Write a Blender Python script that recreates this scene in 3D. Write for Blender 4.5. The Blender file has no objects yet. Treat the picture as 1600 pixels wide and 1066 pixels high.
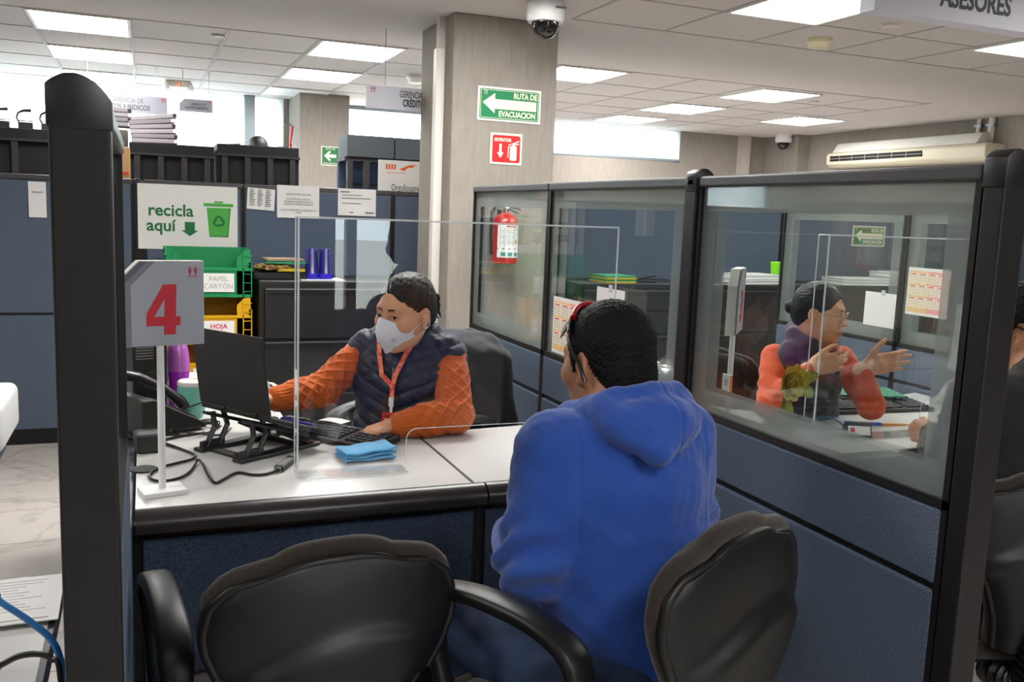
import bpy, bmesh, math, random
import numpy as np
from mathutils import Vector, Matrix, noise

SC = bpy.context.scene
COL = SC.collection
PI = math.pi
def rad(d): return d * PI / 180

# ------------------------------------------------------------------ camera
CH = 1.44
cam_d = bpy.data.cameras.new('camera'); cam = bpy.data.objects.new('camera', cam_d); COL.objects.link(cam)
cam_d.sensor_width = 36; cam_d.lens = 1423.58 / 1600 * 36; cam_d.clip_start = .05; cam_d.clip_end = 200
def cam_rows(yaw, pit, rol):
    fw = Vector((math.sin(yaw) * math.cos(pit), math.cos(yaw) * math.cos(pit), -math.sin(pit)))
    r = Vector((math.cos(yaw), -math.sin(yaw), 0)); u = r.cross(fw)
    c, s = math.cos(rol), math.sin(rol)
    return c * r + s * u, -s * r + c * u, fw
CR, CU, CF = cam_rows(.385364, .138227, .0383662)
cam.matrix_world = Matrix(((CR.x, CU.x, -CF.x, 0), (CR.y, CU.y, -CF.y, 0), (CR.z, CU.z, -CF.z, CH), (0, 0, 0, 1)))
SC.camera = cam

# ------------------------------------------------------------------ world, exposure
SC.view_settings.view_transform = 'Standard'; SC.view_settings.look = 'None'
SC.view_settings.exposure = 0.0; SC.view_settings.gamma = 1; SC.view_settings.use_curve_mapping = False
wd = bpy.data.worlds.new('daylight'); SC.world = wd; wd.use_nodes = True
bg = wd.node_tree.nodes['Background']; bg.inputs[0].default_value = (.86, .94, 1, 1); bg.inputs[1].default_value = 18
LAMP = 38       # radiance of the ceiling panels

# ------------------------------------------------------------------ helpers
def lin(h):
    h = h.lstrip('#'); v = [int(h[i:i + 2], 16) / 255 for i in (0, 2, 4)]
    return tuple((c / 12.92 if c < .04045 else ((c + .055) / 1.055) ** 2.4) for c in v)
MATS = {}
def mat(name, col, rough=.5, metal=0, spec=.5, bump=None, vary=None, coat=0, stretch=None, sheen=0, trans=0, alpha=1, sss=0):
    """bump=(scale,strength,dist); vary=(scale,colour2,contrast)"""
    m = bpy.data.materials.new(name); m.use_nodes = True; nt = m.node_tree; b = nt.nodes['Principled BSDF']
    c = lin(col) if isinstance(col, str) else col
    b.inputs['Base Color'].default_value = (*c, 1); b.inputs['Roughness'].default_value = rough
    b.inputs['Metallic'].default_value = metal; b.inputs['Specular IOR Level'].default_value = spec
    b.inputs['Coat Weight'].default_value = coat; b.inputs['Sheen Weight'].default_value = sheen
    b.inputs['Transmission Weight'].default_value = trans; b.inputs['Alpha'].default_value = alpha
    if sss:
        b.inputs['Subsurface Weight'].default_value = sss; b.inputs['Subsurface Radius'].default_value = (.012, .004, .002); b.inputs['Subsurface Scale'].default_value = 1
    if bump or vary:
        tc = nt.nodes.new('ShaderNodeTexCoord'); mp = nt.nodes.new('ShaderNodeMapping')
        nt.links.new(tc.outputs['Object'], mp.inputs[0])
        if stretch: mp.inputs['Scale'].default_value = stretch
    if vary:
        n = nt.nodes.new('ShaderNodeTexNoise'); n.inputs['Scale'].default_value = vary[0]; n.inputs['Detail'].default_value = 4
        r = nt.nodes.new('ShaderNodeValToRGB'); k = vary[2]
        r.color_ramp.elements[0].position = .5 - k; r.color_ramp.elements[1].position = .5 + k
        r.color_ramp.elements[0].color = (*c, 1); r.color_ramp.elements[1].color = (*(lin(vary[1]) if isinstance(vary[1], str) else vary[1]), 1)
        nt.links.new(mp.outputs[0], n.inputs['Vector']); nt.links.new(n.outputs['Fac'], r.inputs[0]); nt.links.new(r.outputs[0], b.inputs['Base Color'])
    if bump:
        n = nt.nodes.new('ShaderNodeTexNoise'); n.inputs['Scale'].default_value = bump[0]; n.inputs['Detail'].default_value = 3
        bp = nt.nodes.new('ShaderNodeBump'); bp.inputs['Strength'].default_value = bump[1]; bp.inputs['Distance'].default_value = bump[2]
        nt.links.new(mp.outputs[0], n.inputs['Vector']); nt.links.new(n.outputs['Fac'], bp.inputs['Height']); nt.links.new(bp.outputs[0], b.inputs['Normal'])
    MATS[name] = m
    return m
def emis(name, col, st):
    m = bpy.data.materials.new(name); m.use_nodes = True; nt = m.node_tree; nt.nodes.clear()
    e = nt.nodes.new('ShaderNodeEmission'); o = nt.nodes.new('ShaderNodeOutputMaterial')
    e.inputs[0].default_value = (*col, 1); e.inputs[1].default_value = st; nt.links.new(e.outputs[0], o.inputs[0])
    return m
def glassm(name, tint=(1, 1, 1), frost=0, fcol=(.5, .53, .51), ior=1.5, refl=1.0, grough=0.0):
    """thin clear sheet: transparent + mirror by Fresnel, optionally part frosted film"""
    m = bpy.data.materials.new(name); m.use_nodes = True; nt = m.node_tree; nt.nodes.clear(); N = nt.nodes.new; L = nt.links.new
    o = N('ShaderNodeOutputMaterial'); t = N('ShaderNodeBsdfTransparent'); t.inputs[0].default_value = (*tint, 1)
    g = N('ShaderNodeBsdfGlossy'); g.inputs['Roughness'].default_value = grough; g.inputs[0].default_value = (refl, refl, refl, 1)
    f = N('ShaderNodeFresnel'); ge = N('ShaderNodeNewGeometry'); ma = N('ShaderNodeMath'); ma.operation = 'MULTIPLY_ADD'
    ma.inputs[1].default_value = 1 / ior - ior; ma.inputs[2].default_value = ior; L(ge.outputs['Backfacing'], ma.inputs[0]); L(ma.outputs[0], f.inputs[0])
    mx = N('ShaderNodeMixShader'); L(f.outputs[0], mx.inputs[0]); L(g.outputs[0], mx.inputs[2])
    src = t.outputs[0]
    if frost:
        d = N('ShaderNodeBsdfDiffuse'); d.inputs[0].default_value = (*fcol, 1)
        tl = N('ShaderNodeBsdfTranslucent'); tl.inputs[0].default_value = (*fcol, 1)
        m1 = N('ShaderNodeMixShader'); m1.inputs[0].default_value = .5; L(d.outputs[0], m1.inputs[1]); L(tl.outputs[0], m1.inputs[2])
        m2 = N('ShaderNodeMixShader'); m2.inputs[0].default_value = frost; L(t.outputs[0], m2.inputs[1]); L(m1.outputs[0], m2.inputs[2]); src = m2.outputs[0]
    L(src, mx.inputs[1]); L(mx.outputs[0], o.inputs[0])
    return m

class MB:
    """collects shapes in one bmesh, then links them as ONE mesh object"""
    def __init__(s): s.b = bmesh.new()
    def _new(s, f):
        b2 = bmesh.new(); f(b2)
        me = bpy.data.meshes.new('t'); b2.to_mesh(me); b2.free(); s.b.from_mesh(me); bpy.data.meshes.remove(me)
    def box(s, lo, hi, bev=0, seg=2, M=None):
        def f(b):
            bmesh.ops.create_cube(b, size=1)
            for v in b.verts: v.co = Vector([lo[i] + (v.co[i] + .5) * (hi[i] - lo[i]) for i in range(3)])
            if bev: bmesh.ops.bevel(b, geom=b.edges[:], offset=bev, segments=seg, affect='EDGES', profile=.5)
            if M: bmesh.ops.transform(b, matrix=M, verts=b.verts)
        s._new(f); return s
    def cyl(s, a, c, r, r2=None, n=24, cap=True):
        a = Vector(a); c = Vector(c); d = c - a; L = d.length
        def f(b):
            bmesh.ops.create_cone(b, cap_ends=cap, segments=n, radius1=r, radius2=r if r2 is None else r2, depth=L)
            q = Vector((0, 0, 1)).rotation_difference(d.normalized()).to_matrix().to_4x4()
            bmesh.ops.transform(b, matrix=Matrix.Translation((a + c) / 2) @ q, verts=b.verts)
        s._new(f); return s
    def ball(s, c, r, n=16, M=None):
        r = (r, r, r) if isinstance(r, (int, float)) else r
        def f(b):
            bmesh.ops.create_uvsphere(b, u_segments=n * 2, v_segments=n, radius=1)
            for v in b.verts: v.co = Vector((v.co.x * r[0], v.co.y * r[1], v.co.z * r[2]))
            if M: bmesh.ops.transform(b, matrix=M, verts=b.verts)
            bmesh.ops.translate(b, vec=Vector(c), verts=b.verts)
        s._new(f); return s
    def tube(s, pts, r, n=8, closed=False, flat=None):
        pts = [Vector(p) for p in pts]; N = len(pts); b = s.b; rings = []
        rr = r if isinstance(r, (list, tuple)) else [r] * N
        t0 = (pts[1] - pts[0]).normalized(); up = Vector((0, 0, 1)) if abs(t0.z) < .9 else Vector((1, 0, 0))
        u = t0.cross(up).normalized()
        for i in range(N):
            p0 = pts[i - 1] if (i or closed) else pts[0]; p1 = pts[(i + 1) % N] if (i < N - 1 or closed) else pts[-1]
            t = (p1 - p0).normalized(); u = (u - t * u.dot(t)).normalized(); w = t.cross(u)
            fa, fb = flat if flat else (1, 1)
            rings.append([b.verts.new(pts[i] + (u * math.cos(2 * PI * k / n) * fa + w * math.sin(2 * PI * k / n) * fb) * rr[i]) for k in range(n)])
        for i in range(N if closed else N - 1):
            A, B = rings[i], rings[(i + 1) % N]
            for k in range(n): b.faces.new((A[k], A[(k + 1) % n], B[(k + 1) % n], B[k]))
        if not closed: b.faces.new(rings[0][::-1]); b.faces.new(rings[-1])
        return s
    def lathe(s, prof, c=(0, 0, 0), n=32):
        b = s.b; rings = []
        for r, z in prof: rings.append([b.verts.new((c[0] + r * math.cos(2 * PI * k / n), c[1] + r * math.sin(2 * PI * k / n), c[2] + z)) for k in range(n)])
        for A, B in zip(rings, rings[1:]):
            for k in range(n): b.faces.new((A[k], A[(k + 1) % n], B[(k + 1) % n], B[k]))
        if prof[0][0] > 1e-6: b.faces.new(rings[0][::-1])
        if prof[-1][0] > 1e-6: b.faces.new(rings[-1])
        return s
    def prism(s, poly, h, plane='XY', o=0, bev=0):
        """poly extruded h along the plane's normal from offset o"""
        def P(a, c, t): return {'XY': (a, c, t), 'XZ': (a, t, c), 'YZ': (t, a, c)}[plane]
        def f(b):
            A = [b.verts.new(P(a, c, o)) for a, c in poly]; B = [b.verts.new(P(a, c, o + h)) for a, c in poly]; n = len(poly)
            b.faces.new(A[::-1]); b.faces.new(B)
            for i in range(n): b.faces.new((A[i], A[(i + 1) % n], B[(i + 1) % n], B[i]))
            bmesh.ops.recalc_face_normals(b, faces=b.faces)
            if bev: bmesh.ops.bevel(b, geom=b.edges[:], offset=bev, segments=2, affect='EDGES', profile=.5)
        s._new(f); return s
    def grid(s, fn, nu, nv):
        b = s.b; V = [[b.verts.new(fn(i / nu, j / nv)) for j in range(nv + 1)] for i in range(nu + 1)]
        for i in range(nu):
            for j in range(nv): b.faces.new((V[i][j], V[i + 1][j], V[i + 1][j + 1], V[i][j + 1]))
        return s
    def build(s, name, m, parent=None, smooth=None, norm=True):
        if norm: bmesh.ops.recalc_face_normals(s.b, faces=s.b.faces)
        me = bpy.data.meshes.new(name); s.b.to_mesh(me); s.b.free()
        return link(name, me, m, parent, smooth)
def link(name, me, m, parent=None, smooth=None):
    o = bpy.data.objects.new(name, me); COL.objects.link(o)
    for x in (m if isinstance(m, (list, tuple)) else [m]): me.materials.append(x)
    if smooth is not None:
        me.polygons.foreach_set('use_smooth', [True] * len(me.polygons))
        if smooth < 180: me.set_sharp_from_angle(angle=rad(smooth))
    if parent: o.parent = parent
    return o
def thing(name, label, cat, loc=(0, 0, 0), rz=0, group=None):
    o = bpy.data.objects.new(name, None); COL.objects.link(o); o.empty_display_size = .05
    o.location = loc; o.rotation_euler = (0, 0, rz); return tag(o, label, cat, group)
def tag(o, label, cat, group=None, loc=None, rz=None):
    o['label'] = label; o['category'] = cat
    if group: o['group'] = group
    if loc: o.location = loc
    if rz is not None: o.rotation_euler = (0, 0, rz)
    return o
def struct(o): o['kind'] = 'structure'; return o
def copy_tree(o, parent=None):
    c = o.copy(); COL.objects.link(c)
    if parent: c.parent = parent
    for ch in list(o.children): copy_tree(ch, c)
    return c
def relabel(o, label, loc=None, rz=None):
    o['label'] = label
    if loc: o.location = loc
    if rz is not None: o.rotation_euler = (0, 0, rz)
    return o
def text(s, size, m, parent, loc, rot=(PI / 2, 0, 0), name='lettering', align='CENTER', bold=0, ext=.0006, sx=1, sp=1, label=None):
    cu = bpy.data.curves.new('t', 'FONT'); cu.body = s; cu.size = size; cu.align_x = align; cu.align_y = 'CENTER'
    cu.offset = bold; cu.extrude = ext; cu.resolution_u = 3; cu.space_character = sp; cu.space_line = .9
    o = bpy.data.objects.new('t', cu); COL.objects.link(o)
    bpy.context.view_layer.update()
    me = bpy.data.meshes.new_from_object(o.evaluated_get(bpy.context.evaluated_depsgraph_get()))
    bpy.data.objects.remove(o); bpy.data.curves.remove(cu)
    r = link(name, me, m, parent); r.location = loc; r.rotation_euler = rot; r.scale = (sx, 1, 1)
    if label: r['label'] = label
    return r
def emblem(parent, x, z, w, m, y=-.001, name='emblem', caption=True):
    """two figures with raised arms in red bars, word underneath; drawn in the XZ plane"""
    b = MB()
    for c in (-.25, .25):
        b.cyl((x + c * w, y, z + .30 * w), (x + c * w, y + .0008, z + .30 * w), .085 * w, n=16)
        for sgn in (-1, 1):
            for q, (d, h) in enumerate(((.05, .16), (.12, .2), (.19, .24))):
                b.tube([(x + c * w + sgn * .028 * w, y, z - .36 * w), (x + c * w + sgn * (.028 + .03 * q) * w, y, z + .02 * w), (x + c * w + sgn * d * 1.1 * w, y, z + h * w)], .017 * w, n=4)
    e = b.build(name, m, parent)
    if caption: text('INFONAVIT', .17 * w, m, parent, (x, y, z - .48 * w), name='caption', bold=.003 * w, ext=.0003)
    return e

# ------------------------------------------------------------------ materials
black_pl = mat('black plastic', '#131212', .38, spec=.5)
dark_pl = mat('dark charcoal plastic', '#1b1a1b', .45)
post_m = mat('charcoal partition frame', '#1c1a1b', .45, spec=.3, bump=(900, .06, .001))
rail_m = mat('grey brown top rail', '#3d3a3d', .4)
fabric = mat('blue grey panel fabric', '#424e5e', .95, spec=.1, bump=(900, .5, .001), vary=(380, '#6a7688', .13))
fabric2 = mat('navy panel fabric', '#333e4c', .95, spec=.1, bump=(900, .4, .001), vary=(380, '#55627a', .13))
clear = glassm('clear glass', (.93, .96, .945), refl=.95)
frost = glassm('frosted glass film', (.9, .95, .93), frost=.62, fcol=(.30, .335, .325))
acryl = glassm('acrylic sheet', (.975, .98, .98), ior=1.5)
acr_edge = mat('polished acrylic edge', '#e8eef0', .15, alpha=.55)
worktop = mat('pale grey laminate', '#c6c4c2', .32, spec=.45)
white_pl = mat('white plastic', '#e6e6e6', .4)
paper_m = mat('white paper', '#e9e8e6', .8, spec=.2)
grey_txt = mat('grey print', '#6a6a6c', .8)
black_txt = mat('dark print', '#333336', .7)
wall_m = mat('grey stucco wall', '#888179', .92, spec=.15, bump=(60, .5, .006), vary=(40, '#958e86', .25), stretch=(1, 1, .18))
ceil_m = mat('white ceiling board', '#c4bfbc', .95, spec=.1, vary=(14, '#c8c3c0', .3))
grid_m = mat('ceiling grid bar', '#a7a29f', .7)
lampm = emis('lamp diffuser', (1, .985, .955), LAMP)
lampfar = emis('lamp diffuser bright', (1, .985, .96), LAMP * 1.2)
white_fr = mat('white lamp frame', '#dcd9d4', .5)
red_m = mat('signal red', '#c8102e', .5); green_m = mat('sign green', '#0b7a4b', .5); cream = mat('luminous cream', '#e8e6c8', .5)
skin_w = mat('skin woman', '#d09a79', .5, spec=.35, sss=.08, vary=(30, '#c8906f', .3), bump=(300, .06, .001))
skin_m = mat('skin man', '#aa7757', .5, spec=.35, sss=.08, vary=(30, '#a06c52', .3), bump=(300, .06, .001))
lip_m = mat('lips', '#a6645a', .45)
hair_m = mat('black hair', '#0d0a09', .42, spec=.22, bump=(70, .5, .003), stretch=(6, .7, 3))
hair_s = mat('short black hair', '#0c0a0a', .6, spec=.2, bump=(420, .8, .003))
# ================================================================== the setting
CZ = 2.5
def floor_mat():
    m = bpy.data.materials.new('marble tile floor'); m.use_nodes = True; nt = m.node_tree; N = nt.nodes.new; L = nt.links.new; b = nt.nodes['Principled BSDF']
    tc = N('ShaderNodeTexCoord'); br = N('ShaderNodeTexBrick'); mp = N('ShaderNodeMapping')
    mp.inputs['Location'].default_value = (.35, .06, 0)
    L(tc.outputs['Object'], mp.inputs[0]); L(mp.outputs[0], br.inputs['Vector'])
    br.inputs['Color1'].default_value = (*lin('#d4cdc6'), 1); br.inputs['Color2'].default_value = (*lin('#cdc6c0'), 1); br.inputs['Mortar'].default_value = (*lin('#7d7672'), 1)
    br.inputs['Scale'].default_value = 1; br.inputs['Mortar Size'].default_value = .0025; br.inputs['Brick Width'].default_value = 1.2; br.inputs['Row Height'].default_value = .6
    n = N('ShaderNodeTexNoise'); n.inputs['Scale'].default_value = 1.6; n.inputs['Detail'].default_value = 6; n.inputs['Distortion'].default_value = 1.1
    L(tc.outputs['Object'], n.inputs['Vector'])
    s = N('ShaderNodeMath'); s.operation = 'SUBTRACT'; s.inputs[1].default_value = .5; L(n.outputs['Fac'], s.inputs[0])
    a = N('ShaderNodeMath'); a.operation = 'ABSOLUTE'; L(s.outputs[0], a.inputs[0])
    r = N('ShaderNodeValToRGB'); r.color_ramp.elements[0].position = 0; r.color_ramp.elements[0].color = (.62, .6, .58, 1); r.color_ramp.elements[1].position = .035; r.color_ramp.elements[1].color = (1, 1, 1, 1)
    L(a.outputs[0], r.inputs[0])
    mx = N('ShaderNodeMix'); mx.data_type = 'RGBA'; mx.blend_type = 'MULTIPLY'; mx.inputs[0].default_value = .5
    L(br.outputs['Color'], mx.inputs[6]); L(r.outputs[0], mx.inputs[7]); L(mx.outputs[2], b.inputs['Base Color'])
    b.inputs['Roughness'].default_value = .22
    return m
struct(MB().box((-5, -5, -.1), (8, 10, 0)).build('floor', floor_mat()))
struct(MB().box((-5, -5, CZ), (8, 9.75, CZ + .1)).build('ceiling', ceil_m))
def bar(name, lo, hi, m): return struct(MB().box(lo, hi).build(name, m))
# ceiling grid bars (left run deep and wide, right run thin)
g = MB(); W = .013
for k in range(-7, 4): x = -.616 + .562 * k + .0; 
for k in range(-7, 5): g.box((-.62 + .562 * k - W, 6.05, CZ - .006), (-.62 + .562 * k + W, 9.45, CZ + .001))
for k in range(6): g.box((-4.9, 6.05 + .65 * k - .008, CZ - .004), (1.63, 6.05 + .65 * k + .008, CZ + .001))
struct(g.build('trim_1', grid_m))
g = MB(); W = .008
for k in range(1, 9): g.box((1.63 + .567 * k - W, 6.03, CZ - .003), (1.63 + .567 * k + W, 9.3, CZ + .001))
for k in range(5): g.box((1.63, 6.05 + .65 * k - W, CZ - .003), (6.17, 6.05 + .65 * k + W, CZ + .001))
for k in range(0, 7): g.box((2.17 + .577 * k - W, -4, CZ - .003), (2.17 + .577 * k + W, 4.66, CZ + .001))
for y in (4.66, 4.08, 3.48, 2.88, 2.28, 1.68): g.box((2.17, y - W, CZ - .003), (6.2, y + W, CZ + .001))
struct(g.build('trim_2', grid_m))
# walls
WX = 7.35
def wall(name, boxes, m=wall_m):
    b = MB()
    for lo, hi in boxes: b.box(lo, hi)
    return struct(b.build(name, m))
wall('wall_right', [((WX, -5, 0), (WX + .2, 10, CZ))])
wall('wall_left', [((-4.7, -5, 0), (-4.5, 10, CZ))])
wall('wall_back', [((-4.6, 9.6, 0), (7.35, 9.8, 1.2)), ((1.32, 9.6, 1.2), (1.85, 9.8, CZ)), ((3.05, 9.6, 1.2), (4.2, 9.8, CZ)), ((5.97, 9.6, 1.2), (7.35, 9.8, CZ)), ((4.2, 9.6, 1.2), (5.97, 9.8, 2.13))])
wall('wall_front', [((-4.6, -4.6, 0), (1.0, -4.4, CZ)), ((2.75, -4.6, 0), (7.5, -4.4, CZ)), ((.9, -4.6, 2.3), (2.8, -4.4, CZ))])
wall('trim_3', [((6.79, 9.5, 0), (6.91, 9.6, CZ))], mat('painted drain pipe', '#b3aaa4', .6))
wall('wall_pilaster', [((7.18, 8.95, 0), (7.349, 9.599, CZ))])
# windows of the back wall: frame, pane, roller shade
shade_m = bpy.data.materials.new('white roller shade'); shade_m.use_nodes = True
_nt = shade_m.node_tree; _nt.nodes.clear(); _o = _nt.nodes.new('ShaderNodeOutputMaterial'); _t = _nt.nodes.new('ShaderNodeBsdfTranslucent'); _d = _nt.nodes.new('ShaderNodeBsdfDiffuse'); _x = _nt.nodes.new('ShaderNodeMixShader')
_t.inputs[0].default_value = (.88, .92, .95, 1); _d.inputs[0].default_value = (.88, .9, .92, 1); _x.inputs[0].default_value = .2
_nt.links.new(_t.outputs[0], _x.inputs[1]); _nt.links.new(_d.outputs[0], _x.inputs[2]); _nt.links.new(_x.outputs[0], _o.inputs[0])
alu = mat('window aluminium', '#8e979d', .4, metal=.6)
def window(i, x0, x1, z0, z1, bars, shade):
    f = MB(); y = 9.7
    for lo, hi in [((x0, y - .03, z0), (x1, y + .03, z0 + .04)), ((x0, y - .03, z1 - .04), (x1, y + .03, z1))] + [((x - .03, y - .03, z0), (x + .03, y + .03, z1)) for x in [x0 + .03, x1 - .03] + bars]: f.box(lo, hi)
    w = struct(f.build('window_%d' % i, alu))
    MB().box((x0, y - .004, z0), (x1, y + .004, z1)).build('pane', clear, w)
    if shade:
        MB().box((x0, y - .095, shade), (x1, y - .092, z1)).build('roller_shade', shade_m, w)
        MB().box((x0, y - .105, shade - .03), (x1, y - .082, shade), bev=.005).build('shade_bar', alu, w)
window(1, -4.5, 1.32, 1.2, CZ, [-2, -.6], 1.25)
window(2, 1.85, 3.05, 1.2, CZ, [], None)
window(3, 4.2, 5.97, 2.13, CZ, [], 2.165)
struct(MB().box((.93, 9.5, 1.2), (1.03, 9.6, CZ)).build('trim_4', alu))
# entrance behind the camera (what the acrylic shield mirrors)
f = MB()
for lo, hi in [((1.0, -4.55, 0), (1.76, -4.45, 2.3)), ((2.67, -4.55, 0), (2.75, -4.45, 2.3)), ((1.87, -4.57, 0), (1.97, -4.43, 2.3)), ((1.0, -4.55, 2.2), (2.75, -4.45, 2.3)), ((1.0, -4.55, 0), (2.75, -4.45, .42))]: f.box(lo, hi)
d = struct(f.build('door_1', dark_pl)); MB().box((1.05, -4.503, .4), (2.7, -4.497, 2.22)).build('pane', clear, d)
struct(MB().box((-30, -40, -.14), (40, 60, -.12)).build('ground', mat('pavement outside', '#cfc9c2', .9)))

# structural columns
def column(name, x0, x1, y0, y1): return struct(MB().box((x0, y0, 0), (x1, y1, CZ), bev=.006).build(name, wall_m))
column('column', 1.555, 2.17, 4.826, 5.44)
column('column', 1.37, 1.84, 8.9, 9.6)
duct_m = mat('ivory cable duct', '#d8d2c9', .5)
dct = thing('cable_duct', 'ivory vertical cable duct on the left side of the big grey column', 'cable duct', (1.53, 5.0, 0))
MB().box((-.025, -.03, 0), (.025, .03, 2.33), bev=.004).build('cover', duct_m, dct)
MB().box((-.012, -.025, 2.33), (.025, .025, CZ)).build('inner_channel', mat('duct channel', '#bdb6ac', .6), dct)

# ------------------------------------------------------------------ ceiling lamps
PROTO = {}
def lamp(x0, x1, y0, y1, label, on=True, group=None):
    cx, cy = (x0 + x1) / 2, (y0 + y1) / 2; w, h = (x1 - x0) / 2 - .02, (y1 - y0) / 2 - .025
    t = thing('ceiling_light', label, 'ceiling light', (cx, cy, CZ))
    f = MB()
    for lo, hi in [((-w - .018, -h - .018, -.01), (w + .018, -h, .0)), ((-w - .018, h, -.01), (w + .018, h + .018, .0)), ((-w - .018, -h, -.01), (-w, h, .0)), ((w, -h, -.01), (w + .018, h, .0))]: f.box(lo, hi)
    f.build('frame', white_fr, t); MB().box((-w, -h, -.006), (w, h, -.002)).build('diffuser', lampm if on else white_pl, t)
    return t
gy = lambda k: (6.05 + .65 * k, 6.05 + .65 * (k + 1))
gl = lambda k: (-.62 + .562 * k, -.62 + .562 * (k + 1))
lamp(*gl(0), *gy(0), 'lit square ceiling lamp at upper left of the photo, nearest of its row of three')
lamp(*gl(0), *gy(2), 'lit square ceiling lamp at upper left, middle one of its row of three')
lamp(*gl(0), *gy(4), 'lit square ceiling lamp partly behind the top of the black left end post')
lamp(*gl(3), *gy(0), 'lit square ceiling lamp just left of the big column, nearer of two')
lamp(*gl(3), *gy(2), 'lit square ceiling lamp just left of the big column, farther of two')
lamp(*gl(3), *gy(4), 'unlit white square ceiling lamp over the small far column', on=False)
lamp(2.75, 3.31, *gy(0), 'lit square ceiling lamp just right of the big column')
lamp(2.50, 3.06, *gy(1.05), 'sliver of a lit ceiling lamp peeking out behind the big column edge')
lamp(4.55, 5.13, 6.13, 6.78, 'lit diamond-looking ceiling lamp in the middle of the right ceiling')
lamp(4.48, 5.07, 7.35, 8.02, 'lit ceiling lamp above the right end of the white shaded window')
lamp(4.56, 5.14, 8.52, 9.17, 'lit ceiling lamp touching the white shaded window at right of the big column')
lamp(5.97, 6.56, 7.45, 8.12, 'lit ceiling lamp nearest the wall air conditioner')
lamp(2.75, 3.32, 3.48, 4.08, 'large lit ceiling lamp at the top edge, left of the hanging advisers sign')
lamp(4.5, 5.07, 3.55, 4.15, 'lit ceiling lamp at the right edge of the photo under the hanging advisers sign')
for k, (x, y) in enumerate(((-3.4, 6.05), (-3.4, 7.35), (3.90, 1.68), (-1.7, 1.75), (.62, 3.40), (1.25, 3.40), (.45, -.9), (2.2, -1.6), (-2.4, -2.2))):  # unseen lamps; right-desk one added to brighten it, nearest behind camera added as fill
    lamp(x, x + .56, y, y + .62, 'lit ceiling lamp out of the photo, %s' % ('left rear room, nearer', 'left rear room, farther', 'over the booth to the right', 'over the left aisle', 'over the left of the middle desk', 'added over the right of the middle desk to brighten it', 'added as fill close behind the camera', 'behind the camera to the right', 'behind the camera to the left')[k])

# ------------------------------------------------------------------ ceiling fittings
def dome(loc, s, label):
    t = thing('security_camera', label, 'security camera', loc)
    MB().lathe([(.075 * s, 0), (.078 * s, -.02 * s), (.078 * s, -.06 * s), (.07 * s, -.075 * s), (0, -.075 * s)]).build('housing', white_pl, t, smooth=40)
    MB().lathe([(.055 * s, -.074 * s), (.054 * s, -.095 * s), (.045 * s, -.118 * s), (.028 * s, -.134 * s), (0, -.14 * s)]).build('dome', mat('smoked dome', '#0d0d0e', .08, spec=.8), t, smooth=60)
    MB().box((.01 * s, -.08 * s, -.03 * s), (.055 * s, -.077 * s, -.022 * s)).build('maker_plate', grey_txt, t)
    return t
dome((1.90, 4.40, CZ), 1.25, 'white dome camera with smoked bubble hanging at top of the big column')
dome((7.08, 9.1, CZ), 1.25, 'small white dome camera in the far right corner under the ceiling')
def disc(loc, r, h, col, label, name='smoke_detector', cat='smoke detector'):
    t = thing(name, label, cat, loc)
    MB().lathe([(r, 0), (r, -h * .4), (r * .8, -h * .45), (r * .78, -h), (r * .5, -h * 1.05), (0, -h * 1.05)]).build('body', mat(label[:20], col, .5), t, smooth=30)
    MB().lathe([(r * .9, -h * .42), (r * .92, -h * .36), (r * .98, -h * .36)]).build('vent_ring', grey_txt, t)
    return t
disc((3.60, 4.38, CZ), .075, .05, '#d8d0b0', 'yellowed round smoke detector in front of the large ceiling lamp at top right')
disc((3.64, 3.88, CZ), .055, .012, '#cfc8bf', 'flat round ceiling sprinkler cover under the hanging advisers sign', 'sprinkler_cover', 'sprinkler')
disc((.46, 6.3, CZ), .05, .012, '#a29a92', 'flat round sprinkler cover on ceiling tile right of the upper left lamps', 'sprinkler_cover', 'sprinkler')
disc((2.02, 7.2, CZ), .085, .06, '#dcd6cc', 'white smoke detector on the ceiling above the credit sign')
disc((5.35, 6.52, CZ), .05, .012, '#c4bcb4', 'flat round sprinkler cover right of the middle right ceiling lamp', 'sprinkler_cover', 'sprinkler')
t = thing('emergency_light', 'white twin emergency lamp with red indicator at the ceiling edge on the left', 'emergency light', (.30, 8.86, CZ))
MB().prism([(-.11, 0), (.11, 0), (.07, -.055), (-.07, -.055)], .05, 'XZ', -.025, bev=.006).build('body', mat('ivory body', '#d9d2c4', .5), t)
for sx in (-1, 1): MB().cyl((sx * .10, -.01, -.02), (sx * .10, -.05, -.065), .016, .03, n=20).ball((sx * .10, -.05, -.06), .026, 8).build('lamp_head', white_pl, t, smooth=50)
MB().ball((0, -.028, -.035), .010, 8).build('indicator', emis('red indicator', (1, .12, .04), 3), t)
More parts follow.
